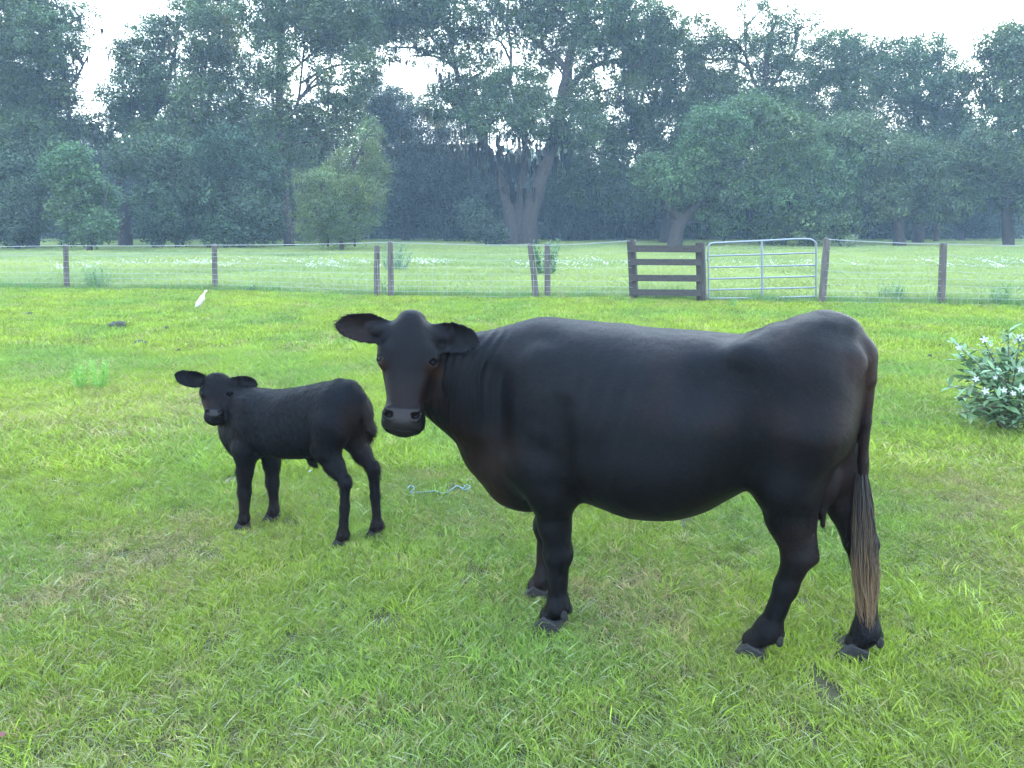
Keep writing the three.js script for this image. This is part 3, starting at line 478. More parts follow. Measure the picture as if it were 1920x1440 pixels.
  for (const s of [-1, 1]) {
    add(ell(F.p(0.098, -0.016, s * 0.063), [0.022, 0.02, 0.018]), 0.02); const E = eyeAt(F, 0.118, -0.017, s * 0.059, s); add(ell(E.c, [0.020, 0.020, 0.020]), 0.014);
    cut(ell(E.out(0.021), [0.0095, 0.016, 0.014], E.axes), 0.004);
    add(ear(F.p(0.045, -0.035, s * 0.055), F.p(s < 0 ? 0.045 : 0.025, s < 0 ? -0.03 : 0.01, s * 0.205), F.p(0.22, 0.8, s * 0.2).map((q, i) => q - F.o[i]), 0.040, 0.006, 0.022), 0.012);
    add(cone(F.p(0.045, -0.038, s * 0.05), F.p(0.045, -0.038, s * 0.09), 0.024, 0.017), 0.02);
    add(ell(F.p(0.212, -0.004, s * 0.032), [0.016, 0.013, 0.014], [F.s, F.h, F.w]), 0.012); cut(ell(F.p(0.216, 0.004, s * 0.031), [0.008, 0.017, 0.010], [F.s, F.h, F.w]), 0.006);
    cut(cone(F.p(0.248, -0.08, s * 0.05), F.p(0.258, -0.02, s * 0.03), 0.0025, 0.0025), 0.005);
  }
  cut(cone(F.p(0.258, -0.02, -0.03), F.p(0.26, -0.014, 0.03), 0.0025, 0.0025), 0.005);
  const fluff = (x, y, z, d) => Math.abs(d) > 0.02 ? 0 : 0.005 * fbm(x * 9, y * 8, z * 9, 2) + 0.0022 * noise(x * 55, y * 30, z * 55);
  const headUV = (x, y, z) => { const q = [x - F.o[0], y - F.o[1], z - F.o[2]]; return [q[0] * F.s[0] + q[1] * F.s[1] + q[2] * F.s[2], q[0] * F.h[0] + q[1] * F.h[1] + q[2] * F.h[2], q[0] * F.w[0] + q[1] * F.w[1] + q[2] * F.w[2]]; };
  const tint = (x, y, z) => {
    let b = 0.1 + 0.3 * clamp(fbm(x * 6, y * 6, z * 6)); const [v, f, u] = headUV(x, y, z); let grey = 0;
    b += 0.6 * smooth(-0.28, -0.345, x) * smooth(0.45, 0.55, y) * (1 - smooth(0.74, 0.8, y)) + 0.3 * (1 - smooth(0.1, 0.3, y));
    if (f > -0.1 && v > 0 && v < 0.28 && Math.abs(u) < 0.1) { b = 0.2 + 0.7 * smooth(0.10, 0.16, v + 0.02 * noise(x * 20, y * 20, z * 20)) * (1 - smooth(0.18, 0.21, v)) * smooth(-0.05, 0.04, u); grey = smooth(0.19, 0.215, v) * (1 - smooth(0.232, 0.245, v)) * smooth(-0.045, -0.012, f) * (1 - smooth(0.025, 0.042, Math.abs(u))); }
    return [0.0012 + b * 0.009 + grey * 0.005, 0.0013 + b * 0.004 + grey * 0.005, 0.0020 + b * 0.002 + grey * 0.0055];
  };
  const g = coat(skin(ops, [-0.54, -0.01, -0.42], [0.80, 0.96, 0.30], 0.0048, fluff), tint);
  wetNose(g, (x, y, z) => { const [v, f, u] = headUV(x, y, z); return v > 0.205 + 4 * u * u && v < 0.238 && f > -0.03 && Math.abs(u) < 0.038; });
  part('body', g, [hide(0.004, 0.5), NOSE_MAT], calf);
  for (const s of [-1, 1]) { const e = new THREE.SphereGeometry(0.0155, 16, 12); e.translate(...eyeAt(F, 0.118, -0.017, s * 0.059, s).out(0.0035)); { const E = eyeAt(F, 0.118, -0.017, s * 0.059, s), l = lidGeo(E, 0.0135, 0.0026); l.translate(...E.out(0.0155)); part('eyelid', l, LID_MAT, calf); } part('eye', e, EYE_MAT, calf); }
  for (const [x, z, a] of [[0.385, -0.116, 0.1], [0.325, 0.05, 0], [-0.285, -0.055, 0], [-0.378, 0.12, -0.05]]) part('hoof', hoofGeo(a, 0.07, 0.078, 0.05, [x * KX, -0.004, z]), HOOF_MAT, calf);
  // loose baby coat
  const R = rng(5), hg = new THREE.BufferGeometry(); hg.setAttribute('position', new THREE.Float32BufferAttribute([-0.0007, 0, 0, 0.0007, 0, 0, -0.0006, 0.5, 0.12, 0.0006, 0.5, 0.12, 0, 0.85, 0.5], 3)); hg.setIndex([0, 1, 2, 1, 3, 2, 2, 3, 4]); hg.computeVertexNormals();
  const P = g.attributes.position, N = g.attributes.normal, list = [], m4 = new THREE.Matrix4();
  for (let i = 0; i < P.count; i++) {
    const x = P.getX(i), y = P.getY(i), z = P.getZ(i); const [v, f, u] = headUV(x, y, z), face = f > -0.12 && v > 0.02 && v < 0.3 && Math.abs(u) < 0.12, earish = v < 0.12 && v > -0.05 && Math.abs(u) > 0.085 && Math.abs(u) < 0.24 && f > -0.2;
    if (y < 0.05 || (face && R() < smooth(0.02, 0.17, v)) || R() > (earish ? 0.6 : 0.52)) continue;
    const n = V(N.getX(i), N.getY(i), N.getZ(i)), flow = V(-0.55 + 1.3 * noise(x * 11, y * 11, z * 11), -0.7 + 1.1 * noise(x * 11 + 5, y * 11, z * 11), 0.8 * noise(x * 11, y * 11 + 9, z * 11)); flow.addScaledVector(n, -flow.dot(n)).normalize();
    const tailish = x < -0.385 && z > 0.03 && y < 0.75, len = (earish ? 0.011 : tailish ? 0.036 : y < 0.3 ? 0.011 : 0.023 * (1 + 0.7 * noise(x * 14, y * 14, z * 14))) * (0.6 + 0.8 * R()), upv = n.clone().multiplyScalar(0.55).addScaledVector(flow, tailish ? 1.0 : 0.85).add(V((R() - 0.5) * 0.3, (R() - 0.5) * 0.3, (R() - 0.5) * 0.3)).normalize();
    const side = upv.clone().cross(flow).normalize(), fw = side.clone().cross(upv);
    m4.makeBasis(side, upv.multiplyScalar(len), fw.multiplyScalar(len)).setPosition(x, y, z); list.push([m4.clone(), tint(x, y, z)]);
  }
  const hair = new THREE.InstancedMesh(hg, new THREE.MeshPhysicalMaterial({ color: 0xffffff, roughness: 0.5, specularIntensity: 0.2, specularColor: rgb(0.72, 0.86, 1.0), side: THREE.DoubleSide }), list.length); hair.name = 'hair'; hair.userData.kind = 'stuff'; hair.castShadow = hair.receiveShadow = true;
  list.forEach(([m, c], i) => { hair.setMatrixAt(i, m); hair.setColorAt(i, rgb(c[0] * 1.3, c[1] * 1.3, c[2] * 1.3)); }); calf.add(hair);
  console.log('calf', g.index.count / 3, 'hairs', list.length);
}
// ---------------------------------------------------------------- fences and gate
const grainTex = dataTex(256, 512, (u, v) => { const a = noise(u * 26, v * 3, 1) * 0.5 + noise(u * 70, v * 5, 2) * 0.4 + 0.4 * noise(u * 5, v * 2, 5), m = clamp(0.55 + a * 0.6); return [lerp(0.28, 0.60, m), lerp(0.25, 0.55, m), lerp(0.23, 0.50, m)]; }, true);
const grainBump = dataTex(256, 512, (u, v) => { const a = clamp(0.5 + noise(u * 26, v * 3, 1) * 0.5 + noise(u * 70, v * 5, 2) * 0.4); return [a, a, a]; });
const POST = std(rgb(0.33, 0.36, 0.40), 0.9, { map: grainTex, bumpMap: grainBump, bumpScale: 0.012 }), BOARD = std(rgb(0.13, 0.14, 0.165), 0.85, { map: grainTex, bumpMap: grainBump, bumpScale: 0.008 });
const WIRE = std(rgb(0.25, 0.255, 0.26), 0.5, { metalness: 0.3 }), GALV = std(rgb(0.13, 0.15, 0.17), 0.5, { metalness: 0.3 });
function postGeo(px0, py0, px1, py1, r, seed) {   // a round weathered post from its foot (px1, py1) to its head (px0, py0)
  const foot = groundAt(px1, py1), head = at(px0, py0, -foot.z + (seed % 3 - 1) * 0.03), g = limb([foot.clone().add(V(0, -0.15, 0)), foot.clone().lerp(head, 0.35), foot.clone().lerp(head, 0.7), head], [r * 1.06, r, r * 0.98, r * 0.94], 12, 3, 0.07, seed);
  const cap = new THREE.CircleGeometry(r * 0.94, 12); cap.rotateX(-Math.PI / 2 + 0.12); cap.translate(head.x, head.y + 0.004, head.z); return [mergeGeometries([g, cap.toNonIndexed ? indexed(cap) : cap]), foot, head];
}
function indexed(g) { if (!g.index) g.setIndex([...Array(g.attributes.position.count).keys()]); return g; }
function wire(points, r = 0.003) { return limb(points, [r, r], 4, 5, 0, 3); }
function wireFence(label, posts, extra) {
  const f = thing('wire_fence', label, 'fence'), feet = [];
  posts.forEach(([a, b, c, d, r], i) => { const [g, foot, head] = postGeo(a, b, c, d, r || 0.068, i + 2); part('fence_post', g, POST, f); feet.push([foot, head]); });
  const pts = feet.filter((_, i) => !extra.skip.includes(i)); if (extra.end) pts.push(extra.end); if (extra.start) pts.unshift(extra.start);
  const R = rng(posts.length * 9 + 1), top = [], mesh = [];
  for (let i = 0; i < pts.length - 1; i++) {
    const [a, b] = [pts[i], pts[i + 1]], n = Math.round(a[0].distanceTo(b[0]) / 0.31), sag = extra.sag ? 0.14 : 0.02;
    const P = (t, h, s = 0) => a[0].clone().lerp(b[0], t).add(V(0, h - s * 4 * t * (1 - t), 0.075));
    const ha = a[1].y - a[0].y, hb = b[1].y - b[0].y;
    const tw = [0, 0.25, 0.5, 0.75, 1].map((t) => P(t, lerp(ha, hb, t) - 0.02, 0.015)); top.push(wire(tw, 0.006));
    for (let k = 0; k < n * 2; k++) { const t = (k + 0.5) / n / 2, p = P(t, lerp(ha, hb, t) - 0.02, 0.015), q = V((R() - 0.5) * 0.05, (R() - 0.5) * 0.07, (R() - 0.5) * 0.04); top.push(limb([p.clone().sub(q.multiplyScalar(0.5)), p.clone().add(q)], [0.0025, 0.0015], 3, 1, 0, 1)); }
    mesh.push(wire([0, 0.25, 0.5, 0.75, 1].map((t) => P(t, lerp(ha, hb, t) * 0.82, sag))));
    for (const h of [0.05, 0.16, 0.28, 0.41, 0.55, 0.70, 0.86]) { const s = 0.02 * (R() - 0.3) + (h > 0.6 ? sag * (h - 0.5) : 0); mesh.push(wire([0, 0.3, 0.6, 1].map((t) => P(t, h + (R() - 0.5) * 0.012, s)), 0.0031)); }
    for (let k = 1; k < n; k++) { const t = k / n, s = sag * 0.36 * 4 * t * (1 - t); mesh.push(wire([P(t, 0.04), P(t + (R() - 0.5) * 0.004, 0.45), P(t, 0.86 - s)], 0.003)); }
  }
  part('barbed_wire', mergeGeometries(top), WIRE, f, 'stuff'); part('woven_wire', mergeGeometries(mesh), WIRE, f, 'stuff');
  return f;
}
const panelL = [groundAt(1187, 561), at(1181, 449, -groundAt(1187, 561).z)], panelR = [groundAt(1316, 567), at(1313, 455, -groundAt(1316, 567).z)];
wireFence('wire fence on weathered round posts behind the egret and calf', [[-190, 462, -188, 540], [123, 459, 125, 541], [402, 458, 403, 544], [707, 461, 706, 558], [732, 453, 733, 559], [994, 458, 1006, 560], [1026, 458, 1027, 560]], { skip: [3, 5], end: panelL });
wireFence('wire fence with sagging wire behind the flowering bush', [[1551, 447, 1541, 570, 0.075], [1769, 456, 1765, 573, 0.072], [2040, 458, 2032, 580]], { skip: [], sag: 1 });
{
  const f = thing('board_fence', 'short dark wooden board fence panel left of the metal gate', 'fence', [0, 0, 0]);
  const post = (foot, head, w, d, dx = 0) => { const g = limb([foot.clone().add(V(dx, -0.1, 0)), foot.clone().lerp(head, 0.5).add(V(dx, 0, 0)), head.clone().add(V(dx, 0, 0))], [w, w * 0.98, w * 0.96], 4, 3, 0.02, 4); const gg = indexed(new THREE.CircleGeometry(w * 0.9, 4)); gg.rotateX(-Math.PI / 2); gg.translate(head.x + dx, head.y, head.z); return mergeGeometries([g, gg]); };
  part('fence_post', post(panelL[0], panelL[1], 0.115, 0.1, 0.03), BOARD, f); part('fence_post', post(panelR[0], panelR[1], 0.125, 0.1, 0), BOARD, f);
  for (const [ya, yb, hh] of [[466, 467, 0.145], [491, 492, 0.135], [521, 522, 0.14], [548, 549, 0.135]]) {
    const a = at(1181, ya, -panelL[0].z - 0.14), b = at(1315, yb, -panelR[0].z - 0.14), g = boxGeo(a.distanceTo(b), hh, 0.035, 0, 0, 0), m = new THREE.Matrix4().lookAt(a, b, V(0, 1, 0)); g.rotateY(Math.PI / 2); g.applyMatrix4(m); const c = a.clone().lerp(b, 0.5); g.translate(c.x, c.y, c.z);
    part('board', g, BOARD, f);
  }
  const hinge = thing('metal_gate', 'galvanised tube gate with five rails beside the board panel', 'gate', [0, 0, 0]), D0 = 16.75, D1 = 16.55, tube = (pts, r, name, p = hinge) => part(name, limb(pts, [r, r], 8, 6, 0, 2), GALV, p);
  const q = (px, py) => at(px, py, lerp(D0, D1, (px - 1328) / 204));
  tube([q(1329, 560), q(1328.5, 510), q(1328, 470), q(1330, 459), q(1337, 456), q(1352, 455), q(1430, 451.5), q(1508, 448), q(1522, 449.5), q(1529, 455), q(1530, 468), q(1530, 510), q(1530, 556)], 0.021, 'frame');
  tube([q(1329, 560), q(1430, 558.5), q(1530, 556)], 0.021, 'rail'); for (const [a, b] of [[480, 474], [501.5, 497], [523, 518], [543.5, 539]]) tube([q(1329, a), q(1430, (a + b) / 2), q(1530, b)], 0.017, 'rail');
  tube([q(1428, 452), q(1429, 505), q(1429.5, 558)], 0.026, 'stay');
  for (const y of [486, 549]) part('hinge', limb([q(1317, y), q(1329, y - 0.5)], [0.016, 0.016], 6, 1, 0, 1), WIRE, hinge);
  part('latch_chain', limb([q(1530, 488), q(1536, 492), q(1544, 487)], [0.009, 0.009], 5, 4, 0.3, 1), WIRE, hinge);
}
console.log('fence done');
// ---------------------------------------------------------------- trees
const barkTex = dataTex(256, 512, (u, v) => { const a = noise(u * 22, v * 8, 1) * 0.6 + noise(u * 60, v * 22, 2) * 0.5 + 0.5 * noise(u * 4, v * 4, 6), m = clamp(0.5 + a * 0.6); return [lerp(0.24, 0.52, m), lerp(0.22, 0.47, m), lerp(0.20, 0.42, m)]; }, true);
const BARK = std(rgb(0.25, 0.245, 0.245), 0.95, { map: barkTex, bumpMap: grainBump, bumpScale: 0.05 });
const LEAF = leafMat(0.42, 0.75), MOSS = leafMat(0.45, 1);
function clump(R, n, rad, len, wid, fl = 0.55) {
  const pos = [], nor = [], idx = [];
  for (let i = 0; i < n; i++) {
    const c = V(R() * 2 - 1, (R() * 2 - 1) * fl, R() * 2 - 1).normalize().multiplyScalar(rad * Math.cbrt(R())), e = V(R() * 2 - 1, (R() - 0.6) * 1.2, R() * 2 - 1).normalize(), s = e.clone().cross(V(R() - 0.5, 1 + R(), R() - 0.5)).normalize(), n3 = s.clone().cross(e), l = len * (0.7 + 0.6 * R()), w = wid * (0.7 + 0.6 * R()), b = pos.length / 3;
    const P = [c, c.clone().addScaledVector(e, l * 0.45).addScaledVector(s, w / 2).addScaledVector(n3, l * 0.06), c.clone().addScaledVector(e, l).addScaledVector(n3, -l * 0.08), c.clone().addScaledVector(e, l * 0.45).addScaledVector(s, -w / 2).addScaledVector(n3, l * 0.06)];
    P.forEach((p) => { pos.push(p.x, p.y, p.z); nor.push(n3.x, n3.y, n3.z); }); idx.push(b, b + 1, b + 2, b, b + 2, b + 3);
  }
  const g = new THREE.BufferGeometry(); g.setAttribute('position', new THREE.Float32BufferAttribute(pos, 3)); g.setAttribute('normal', new THREE.Float32BufferAttribute(nor, 3)); g.setIndex(idx); return g;
}
const CR = rng(900), OAK = clump(CR, 26, 0.46, 0.20, 0.10), FINE = clump(CR, 30, 0.42, 0.17, 0.045, 0.8), BUSHY = clump(CR, 26, 0.36, 0.20, 0.11, 0.7);
const mossGeo = (() => { const R = rng(31), pos = [], nor = [], idx = []; for (let i = 0; i < 9; i++) { const x = (R() - 0.5) * 0.35, z = (R() - 0.5) * 0.35, a = R() * 3.14, l = 0.45 + 0.55 * R(), w = 0.018 + 0.022 * R(), b = pos.length / 3; for (let k = 0; k <= 4; k++) { const t = k / 4, ww = w * (k === 4 ? 0.1 : 1 - 0.6 * t) * (0.8 + 0.5 * R()), dx = 0.03 * Math.sin(t * 5 + i); for (const s of [-1, 1]) { pos.push(x + dx + Math.cos(a) * ww * s, -l * t, z + Math.sin(a) * ww * s); nor.push(-Math.sin(a), 0.2, Math.cos(a)); } } for (let k = 0; k < 4; k++) { const q = b + k * 2; idx.push(q, q + 1, q + 2, q + 1, q + 3, q + 2); } } const g = new THREE.BufferGeometry(); g.setAttribute('position', new THREE.Float32BufferAttribute(pos, 3)); g.setAttribute('normal', new THREE.Float32BufferAttribute(nor, 3)); g.setIndex(idx); return g; })();
let treeSeed = 100;
const q4 = new THREE.Quaternion(), e4 = new THREE.Euler(), s4 = V(1, 1, 1), m4t = new THREE.Matrix4();
function instanced(name, geo, mat, list, parent) {   // list: [Vector3, euler, scale Vector3, colour]
  if (!list.length) return; const m = new THREE.InstancedMesh(geo, mat, list.length); m.name = name; m.userData.kind = 'stuff'; m.castShadow = m.receiveShadow = true;
  list.forEach(([p, e, s, c], i) => { m4t.compose(p, q4.setFromEuler(e), s); m.setMatrixAt(i, m4t); m.setColorAt(i, c); }); parent.add(m); return m;
}
// trunks: [[points in the photograph], [radii in metres]]; lobes: [x, y, rx, ry, thickness of leaf, depth shift]
function tree(name, label, category, D, o) {
  const R = rng(treeSeed += 17), base = groundAt(o.base[0], 462); const f0 = at(o.base[0], 440, D); base.set(f0.x, 0, f0.z);
  const t = thing(name, label, category, base, 0, o.group), W = (px, py, dz = 0) => { const p = at(px, py, D + dz); return p.sub(base); };
  const stems = o.trunks.map(([pts, rad], i) => { const P = pts.map(([x, y, dz]) => W(x, y, dz || 0)); if (i === 0 || o.multi) { P[0].y = -0.2; } part(i === 0 ? 'trunk' : 'limb', limb(P, rad, 9, 4, 0.13, treeSeed + i), BARK, t); return P; });
  const nodes = stems.flatMap((P) => { const c = new THREE.CatmullRomCurve3(P); return [0.25, 0.4, 0.55, 0.7, 0.85, 1].map((k) => c.getPoint(k)); });
  const leaves = [], moss = [], twigs = [], ref = D / 1440, pal = o.leaf || [0.068, 0.116, 0.032];
  for (const [lx, ly, rx, ry, thick = 1, dz = (R() - 0.5) * 3] of o.lobes) {
    const c = W(lx, ly, dz), ax = rx * ref, ay = ry * ref, az = (ax + ay) * 0.5, vol = (ax * ay + ax * az + ay * az) * 4, n = Math.round(vol * 6.5 * Math.min(1.6, thick + 0.25) * (o.dense || 1)), hue = (R() - 0.5) * 0.5, off = R() * 50;
    let from = nodes[0], bd = 1e9; for (const q of nodes) { const d = q.distanceTo(c) + Math.max(0, q.y - c.y + 1) * 1.5; if (d < bd) { bd = d; from = q; } }
    const mid = from.clone().lerp(c, 0.5).add(V((R() - 0.5) * 0.6, 0.3 + R() * 0.4, (R() - 0.5) * 0.6)), rb = clamp(0.03 + ax * 0.028, 0.03, 0.13) * (o.branch || 1);
    twigs.push(limb([from, mid, c], [rb * 1.5, rb, rb * 0.7], 5, 3, 0.1, off));
    const nt = thick < 0.7 ? 9 : 5; for (let i = 0; i < nt; i++) { const e = V(R() * 2 - 1, R() * 1.7 - 0.6, R() * 2 - 1).normalize().multiply(V(ax, ay, az)).multiplyScalar(0.92).add(c); twigs.push(limb([c, c.clone().lerp(e, 0.5).add(V((R() - 0.5) * 0.3, 0.2, (R() - 0.5) * 0.3)), e], [rb * 0.6, rb * 0.35, 0.012], 4, 2, 0.1, off)); }
    for (let i = 0; i < n; i++) {
      const u = V(R() * 2 - 1, R() * 2 - 1, R() * 2 - 1); if (u.lengthSq() > 1) { i--; continue; } const l = u.length(); u.multiplyScalar(Math.pow(l, thick < 0.7 ? -0.1 : -0.45));
      const rough = 1 + 0.34 * noise(u.x * 2.1 + off, u.y * 2.1, u.z * 2.1) + 0.12 * noise(u.x * 6, u.y * 6 + off, u.z * 6), p = V(u.x * ax, u.y * ay, u.z * az).multiplyScalar(rough).add(c);
      if (noise(p.x * 0.75 + off, p.y * 0.9, p.z * 0.75) + 0.45 * noise(p.x * 2, p.y * 2.2, p.z * 2 + off) < (thick < 0.7 ? 0.0 : thick < 1 ? -0.14 : -0.34)) continue;
      const s = (0.65 + 0.75 * R()) * (thick < 0.7 ? 0.78 : 1), j = 0.72 + 0.5 * R() + 0.4 * noise(p.x * 0.5, p.y * 0.5, p.z * 0.5 + off), tone = clamp(hue + (R() - 0.5) * 0.4, -0.5, 0.5);
      leaves.push([p, new THREE.Euler((R() - 0.5) * 0.9, R() * 6.28, (R() - 0.5) * 0.9), V(s, s, s), rgb(pal[0] * j * (1 + 0.5 * tone), pal[1] * j, pal[2] * j * (1 - 0.4 * tone))]);
    }
    if (o.moss) for (let i = 0; i < o.moss * 1.6 * ax; i++) { const a = R() * 6.28, r = Math.sqrt(R()), p = V(Math.cos(a) * r * ax, -ay * Math.sqrt(1 - r * r) * (0.3 + 0.6 * R()), Math.sin(a) * r * az).add(c); const L = 0.5 + 1.3 * R() * R(); moss.push([p, new THREE.Euler(0, R() * 6.28, 0), V(0.7 + 0.5 * R(), L, 0.7 + 0.5 * R()), rgb(lerp(0.22, 0.34, R()), lerp(0.22, 0.32, R()), lerp(0.18, 0.25, R()))]); }
  }
  if (o.mossOn) for (const [mx, my, rx, n, len] of o.mossOn) for (let i = 0; i < n; i++) { const p = W(mx + (R() - 0.5) * 2 * rx, my + (R() - 0.5) * 70, (R() - 0.7) * 2), k = 0.75 + 0.5 * R(); moss.push([p, new THREE.Euler(0, R() * 6.28, 0), V(0.9 + 0.6 * R(), len * (0.4 + 0.8 * R()), 0.9 + 0.6 * R()), rgb(0.24 * k, 0.24 * k, 0.20 * k)]); }
  part('branches', mergeGeometries(twigs), BARK, t, 'stuff');
  const crown = instanced('crown', o.geo || OAK, LEAF, leaves, t); instanced('hanging_moss', mossGeo, MOSS, moss, t);
  return leaves.length;
}
let leafCount = 0; const T = (...a) => { leafCount += tree(...a); };
const G1 = 'oaks along the far side of the field';
T('oak_tree', 'dense tall oak at the left edge of the tree line', 'tree', 53, { base: [60], group: G1, moss: 2, trunks: [[[[60, 460], [66, 340], [72, 200], [80, 60], [85, -30]], [0.42, 0.34, 0.28, 0.18, 0.1]], [[[70, 230], [110, 180], [140, 150], [170, 95]], [0.16, 0.12, 0.08, 0.03]], [[[80, 100], [120, 50], [160, 30]], [0.12, 0.08, 0.04]]],
  lobes: [[20, 30, 70, 60], [80, 70, 50, 50], [110, 15, 40, 30, 0.5], [150, 35, 50, 40, 0.65], [130, 85, 40, 36, 0.65], [60, 150, 70, 70], [-30, 160, 90, 120], [95, 210, 55, 60], [20, 260, 80, 60], [110, 120, 30, 40, 0.6], [-20, -40, 100, 50], [120, 175, 30, 25, 0.5], [70, 300, 60, 45]] });
T('oak_tree', 'broad oak with mossy crown between the left-edge oak and the tall straight tree', 'tree', 58, { base: [236], group: G1, moss: 3, trunks: [[[[236, 460], [232, 400], [222, 350], [250, 270], [300, 190], [330, 90]], [0.5, 0.42, 0.36, 0.3, 0.22, 0.08]], [[[234, 420], [262, 360], [320, 290], [390, 200], [400, 90]], [0.3, 0.26, 0.2, 0.14, 0.06]]],
  lobes: [[262, 120, 46, 40], [330, 55, 38, 24, 0.5], [300, 95, 40, 30, 0.6], [388, 60, 48, 44], [405, 15, 45, 36], [350, 25, 40, 26, 0.8], [285, 60, 42, 30, 0.8], [435, 80, 36, 36, 0.8], [430, 140, 36, 36, 0.8], [240, 175, 50, 35], [330, 150, 60, 45], [395, 130, 40, 40], [290, 215, 75, 40], [390, 200, 65, 50], [215, 245, 55, 35], [440, 230, 45, 45, 0.8], [330, 260, 80, 40], [225, 95, 28, 22, 0.5], [470, 150, 35, 40, 0.6]] });
T('tall_tree', 'tall straight tree with a bare pale lower trunk, left of the yellow-green young tree', 'tree', 56, { base: [541], group: G1, moss: 1, trunks: [[[[543, 460], [534, 380], [527, 280], [524, 160], [530, 30], [532, -60]], [0.42, 0.36, 0.30, 0.26, 0.18, 0.08]], [[[530, 240], [556, 200], [566, 130], [575, 40]], [0.12, 0.1, 0.08, 0.04]], [[[528, 150], [600, 90], [650, 60]], [0.1, 0.07, 0.04]]],
  lobes: [[490, 20, 50, 45], [555, 0, 60, 40], [630, 20, 60, 50], [650, 75, 45, 35], [515, 95, 35, 60], [590, 85, 45, 30, 0.8], [475, 130, 30, 35, 0.5], [515, 200, 40, 55], [600, 140, 45, 25, 0.6], [640, 160, 50, 40, 0.8], [500, 275, 55, 45], [620, 215, 55, 40], [680, 120, 34, 36, 0.8], [690, 60, 30, 40, 0.8], [600, 40, 60, 40], [560, -60, 140, 50], [660, 255, 50, 45], [570, 270, 40, 40]] });
T('live_oak', 'huge spreading live oak with thick forked trunk and hanging moss at the centre', 'tree', 62, { base: [972], group: G1, moss: 3, multi: false, trunks: [[[[985, 462], [992, 410], [1012, 340], [1040, 255], [1058, 165], [1072, 90], [1090, 10]], [1.0, 0.66, 0.58, 0.54, 0.45, 0.3, 0.14]], [[[958, 462], [955, 400], [940, 340], [915, 285], [890, 240]], [0.75, 0.48, 0.38, 0.3, 0.18]], [[[972, 440], [975, 360], [985, 290], [975, 220]], [0.5, 0.34, 0.26, 0.14]], [[[1050, 200], [1090, 140], [1130, 118], [1165, 117], [1195, 128]], [0.34, 0.24, 0.17, 0.12, 0.05]], [[[1062, 130], [1020, 90], [985, 60], [960, 10]], [0.2, 0.15, 0.11, 0.06]], [[[900, 255], [870, 180], [850, 100], [830, 20]], [0.2, 0.16, 0.12, 0.06]], [[[1000, 250], [960, 170], [958, 90], [950, 30]], [0.18, 0.13, 0.1, 0.05]], [[[860, 140], [810, 70], [780, 30]], [0.12, 0.08, 0.04]], [[[1068, 110], [1075, 60], [1110, 20]], [0.16, 0.12, 0.06]]],
  lobes: [[700, 25, 42, 40], [755, 45, 55, 34], [800, 70, 45, 26, 0.9], [820, 15, 45, 30, 0.8], [870, 40, 45, 28, 0.8], [925, 25, 40, 28, 0.6], [985, 55, 42, 36, 0.9], [1035, 15, 40, 30, 0.8], [1130, 30, 60, 45], [1190, 40, 55, 48], [1225, 85, 40, 45], [1135, 88, 60, 28], [905, 135, 50, 30, 0.9], [860, 85, 46, 30, 0.8], [790, 105, 50, 20, 0.6], [720, 90, 40, 26, 0.7], [1010, 120, 34, 30, 0.7], [930, 75, 40, 26, 0.7], [1030, 60, 40, 36, 0.8], [980, 10, 60, 36], [760, 5, 70, 40], [1075, 60, 40, 50, 0.8], [965, 170, 62, 38], [895, 185, 55, 45], [1010, 215, 50, 45], [1095, 175, 30, 50], [1090, 235, 45, 40], [850, 120, 40, 22, 0.5], [1040, 105, 30, 26, 0.6], [930, 225, 60, 35], [840, 190, 50, 40], [1170, 160, 45, 20, 0.5], [1250, 45, 35, 30, 0.7], [860, -40, 120, 40], [1080, -40, 120, 40]],
  mossOn: [[925, 285, 45, 46, 1.5], [1000, 275, 70, 60, 1.5], [1040, 235, 40, 26, 1.4], [880, 265, 40, 24, 1.3], [1150, 118, 40, 12, 1.0], [960, 330, 60, 30, 1.2]] });
T('oak_tree', 'oak with round crown just right of the huge live oak', 'tree', 68, { base: [1245], group: G1, moss: 4, trunks: [[[[1246, 458], [1252, 400], [1240, 330], [1220, 240], [1240, 130]], [0.6, 0.45, 0.38, 0.3, 0.1]], [[[1250, 410], [1290, 360], [1330, 320]], [0.3, 0.24, 0.14]], [[[1248, 400], [1190, 340], [1150, 290]], [0.28, 0.2, 0.1]]],
  lobes: [[1150, 225, 55, 45], [1215, 175, 55, 50], [1270, 115, 45, 42], [1255, 235, 60, 50], [1190, 290, 60, 50], [1120, 290, 55, 50], [1290, 180, 45, 50, 0.8], [1250, 320, 65, 45], [1110, 340, 55, 45], [1180, 370, 60, 40, 0.9], [1060, 330, 40, 40], [1310, 240, 50, 45], [1330, 190, 45, 40], [1290, 290, 50, 45], [1170, 130, 36, 26, 0.8], [1220, 120, 40, 36]] });
T('open_oak', 'open airy oak with thin leaves against the sky, right of centre', 'tree', 64, { base: [1430], group: G1, trunks: [[[[1440, 458], [1436, 350], [1430, 220], [1440, 100], [1450, 30]], [0.45, 0.36, 0.28, 0.16, 0.05]], [[[1432, 200], [1400, 110], [1395, 30]], [0.14, 0.09, 0.03]], [[[1434, 180], [1490, 90], [1500, 30]], [0.14, 0.09, 0.03]]],
  lobes: [[1405, 45, 44, 48, 0.65], [1455, 35, 44, 44, 0.65], [1500, 55, 44, 46, 0.65], [1530, 95, 34, 42, 0.65], [1450, 80, 60, 40, 0.65], [1310, 70, 44, 40, 0.8], [1385, 100, 36, 30, 0.5], [1340, 115, 42, 42], [1440, 105, 42, 36, 0.7], [1340, 175, 50, 40], [1400, 160, 45, 36, 0.9], [1475, 150, 45, 42], [1440, 205, 70, 40], [1520, 160, 30, 34, 0.6]] });
